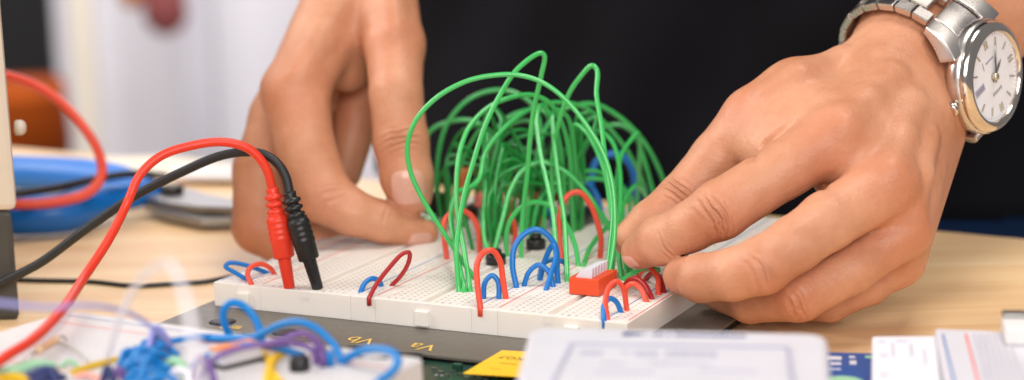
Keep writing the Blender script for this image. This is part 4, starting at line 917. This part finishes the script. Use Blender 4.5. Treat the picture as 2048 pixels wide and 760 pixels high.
for k in range(6): g.cbox(dl-d3*.25+d3*(.09*k)-d12*.62+ne*.004, d3*.06, d12*.07, ne*.004)
g.mk('dial_print', 'inkgrey', wa, smooth=False)
g = G(); g.cbox(dl+d3*.95+ne*.01, d3*.62, d12*.26, ne*.01); g.mk('day_date_window', 'inkpale', wa, smooth=False)
g = G()
for k in range(5): g.cbox(dl+d3*(.72+.11*k)+ne*.018, d3*.06, d12*.13, ne*.004)
g.mk('date_print', 'inkgrey', wa, smooth=False)
def inplane(dx, dy):
    "dial-plane vector that projects to this pixel step"
    sc = F/depth(dl); A = np.array([[d12.dot(RT), d3.dot(RT)], [-d12.dot(UP), -d3.dot(UP)]])*sc; s_ = np.linalg.solve(A, [dx, dy]); return d12*float(s_[0])+d3*float(s_[1])
for nm, v_, wd, lt in (('hour_hand', inplane(24, -60), .12, .62), ('minute_hand', inplane(-8, -80), .09, .85), ('second_hand', inplane(-6, -85), .03, 1.1)):
    v_ = v_.normalized(); tt = ne.cross(v_); hz = {'hour_hand': .08, 'minute_hand': .12, 'second_hand': .15}[nm]
    g = G(); g.add([dl-v_*.2+tt*wd*.4+ne*hz, dl-v_*.2-tt*wd*.4+ne*hz, dl+v_*lt*.75-tt*wd*.5+ne*hz, dl+v_*lt*1.2+ne*hz, dl+v_*lt*.75+tt*wd*.5+ne*hz], [(0, 1, 2, 3, 4)]); g.mk(nm, 'tool', wa, smooth=False)
g = G(); g.lathe(dl, ne, [(.13, 0), (.13, .17), (.08, .2)], 20); g.mk('centre_cap', 'goldmark', wa)
g = G(); g.lathe(cc+ne*.4+d3*1.95, d3, [(.12, 0), (.12, .08), (.22, .1), (.25, .14), (.25, .3), (.2, .35)], 24); g.mk('crown', 'polish', wa)
# lugs: shoulders that run from the case onto the bracelet
HB = .98
def ringp(ph, lift): 
    q = WCW+dirphi(ph)*(rad(ph)+lift); return q
def tang(ph): return (ringp(ph+.02, .1)-ringp(ph-.02, .1)).normalized()
PE = .93
def loft(name, s_, half, off0, off1, hts):
    "piece from the case's flank down to the bracelet; s_ = +1 on the side towards the thumb"
    pe = th+s_*PE; xl_ = 0 if s_ > 0 else .22; be, te_ = ringp(pe, .12+xl_), ringp(pe, hts[1]+xl_); sd = -d12*s_
    b0, t0 = cc+sd*1.45+ne*.0, cc+sd*1.55+ne*hts[0]
    bm, tm = (b0+be)/2+(sd+ne)*.12, (t0+te_)/2+(sd+ne)*.2
    g = G(); ring = []
    for tq in np.linspace(0, 1, 9):
        tq = float(tq); bb_ = b0*(1-tq)**2+bm*2*tq*(1-tq)+be*tq*tq; tt_ = t0*(1-tq)**2+tm*2*tq*(1-tq)+te_*tq*tq
        o_ = off0+(off1-off0)*tq; hw = half[0]+(half[1]-half[0])*tq
        ring.append([bb_+aa*(o_-hw), bb_+aa*(o_+hw), tt_+aa*(o_+hw), tt_+aa*(o_-hw)])
    for a_, b_ in zip(ring, ring[1:]): g.add(a_+b_, [(0, 1, 5, 4), (1, 2, 6, 5), (2, 3, 7, 6), (3, 0, 4, 7)])
    g.add(ring[0], [(3, 2, 1, 0)]); g.add(ring[-1], [(0, 1, 2, 3)])
    o = g.mk(name, 'steel', wa, smooth=True)
    import bmesh
    bm_ = bmesh.new(); bm_.from_mesh(o.data); bmesh.ops.remove_doubles(bm_, verts=bm_.verts, dist=1e-7); bmesh.ops.recalc_face_normals(bm_, faces=bm_.faces); bm_.to_mesh(o.data); bm_.free()
    b = o.modifiers.new('Bevel', 'BEVEL'); b.width = .06*S; b.segments = 3; b.limit_method = 'ANGLE'; b.angle_limit = math.radians(50)
    w = o.modifiers.new('WN', 'WEIGHTED_NORMAL'); w.keep_sharp = True
for s_ in (1, -1):
    for e_ in (1, -1): loft('lug', s_, (.42, .3), e_*1.2, e_*.98, (.66, .46))
    loft('end_link', s_, (.72, .62), 0, 0, (.52, .40))
def linkbox(ph, dph, off, wid, lift, th_, name='link'):
    a0, a1 = ph-dph/2, ph+dph/2; g = G(); v = []
    for a_ in (a0, a1):
        n_ = dirphi(a_); b_ = WCW+aa*off
        v += [b_+n_*(rad(a_)+lift)-aa*wid/2, b_+n_*(rad(a_)+lift)+aa*wid/2, b_+n_*(rad(a_)+lift+th_)+aa*wid/2, b_+n_*(rad(a_)+lift+th_)-aa*wid/2]
    g.add(v, [(0, 1, 2, 3), (7, 6, 5, 4), (0, 4, 5, 1), (1, 5, 6, 2), (2, 6, 7, 3), (3, 7, 4, 0)])
    return g.mk(name, 'steel', wa, bevel=.045, smooth=False)
nl = 17; span = 2*math.pi-2*.93; 
# equal arc steps round the ellipse
phs = np.linspace(th+PE+.02, th+2*math.pi-PE-.02, 400); arc = np.cumsum([0]+[(ringp(b, .2)-ringp(a, .2)).length for a, b in zip(phs, phs[1:])])
cuts = np.interp(np.linspace(0, arc[-1], nl+1), arc, phs)
for k in range(nl):
    a_, b_ = cuts[k], cuts[k+1]; m_ = (a_+b_)/2; dp = (b_-a_)
    for e_ in (1, -1): linkbox(m_, dp*.93, e_*.68, .52, .12, .27)
    if k < nl-1: linkbox(b_, dp*.93, 0, .8, .14, .28)
# what the left fingers hold
c = P(858, 432, 74.3); e = empty('held_component', c, label='tiny component with wire legs pinched between thumb and index finger', cat='component')
g = G(); g.lathe(c-RT*.2-UP*.08, RT+UP*.1, [(.06, 0), (.14, .04), (.15, .25), (.13, .42), (.05, .46)], 16); g.mk('component_body', 'palegreen', e)
g = G()
for k in range(3): g.tube([c+RT*.1+FW*(.12*k-.1), c+RT*(.3+.1*k)-UP*.4, on(878+k*12, 452+k*3, .86)], .028, 8)
g.mk('legs', 'solder', e)

# ------------------------------------------------------------------ light
def area(name, loc, target, size, sy, energy, col):
    l = bpy.data.lights.new(name, 'AREA'); l.shape = 'RECTANGLE'; l.size = size*S; l.size_y = sy*S; l.energy = energy; l.color = col
    o = bpy.data.objects.new(name, l); C.objects.link(o); o.location = V(loc)*S; o.rotation_euler = (V(target)-V(loc)).to_track_quat('-Z', 'Y').to_euler(); return o
area('window_light', (-105, 80, 75), (-10, 75, 0), 80, 70, 16, (1, .97, .95))
area('ceiling_light', (30, 62, 130), (8, 72, 0), 50, 45, 10.5, (1, .95, .88))
area('room_light', (-60, 230, 140), (-30, 330, 20), 150, 100, 85, (1, .98, 1))
area('front_fill', (10, -60, 60), (8, 70, 3), 100, 70, 17, (1, .97, .95))  # added fill from behind the camera, brightens faces turned towards it
w = bpy.data.worlds.new('World'); bpy.context.scene.world = w; w.use_nodes = True
w.node_tree.nodes['Background'].inputs[0].default_value = (.98, .96, 1, 1); w.node_tree.nodes['Background'].inputs[1].default_value = .25
# ------------------------------------------------------------------ camera
cd = bpy.data.cameras.new('camera'); co = bpy.data.objects.new('camera', cd); C.objects.link(co)
cd.sensor_width = 36; cd.lens = F*36/2048; cd.clip_start = .01; cd.clip_end = 100
co.matrix_world = Matrix.Translation(CAM*S) @ Matrix((RT, UP, -FW)).transposed().to_4x4()
cd.dof.use_dof = True; cd.dof.focus_distance = .655; cd.dof.aperture_fstop = 6.6
sc_ = bpy.context.scene; sc_.camera = co
sc_.view_settings.view_transform = 'Standard'; sc_.view_settings.look = 'None'; sc_.view_settings.exposure = -.17; sc_.view_settings.gamma = 1
sc_.cycles.use_denoising = True; sc_.cycles.max_bounces = 8
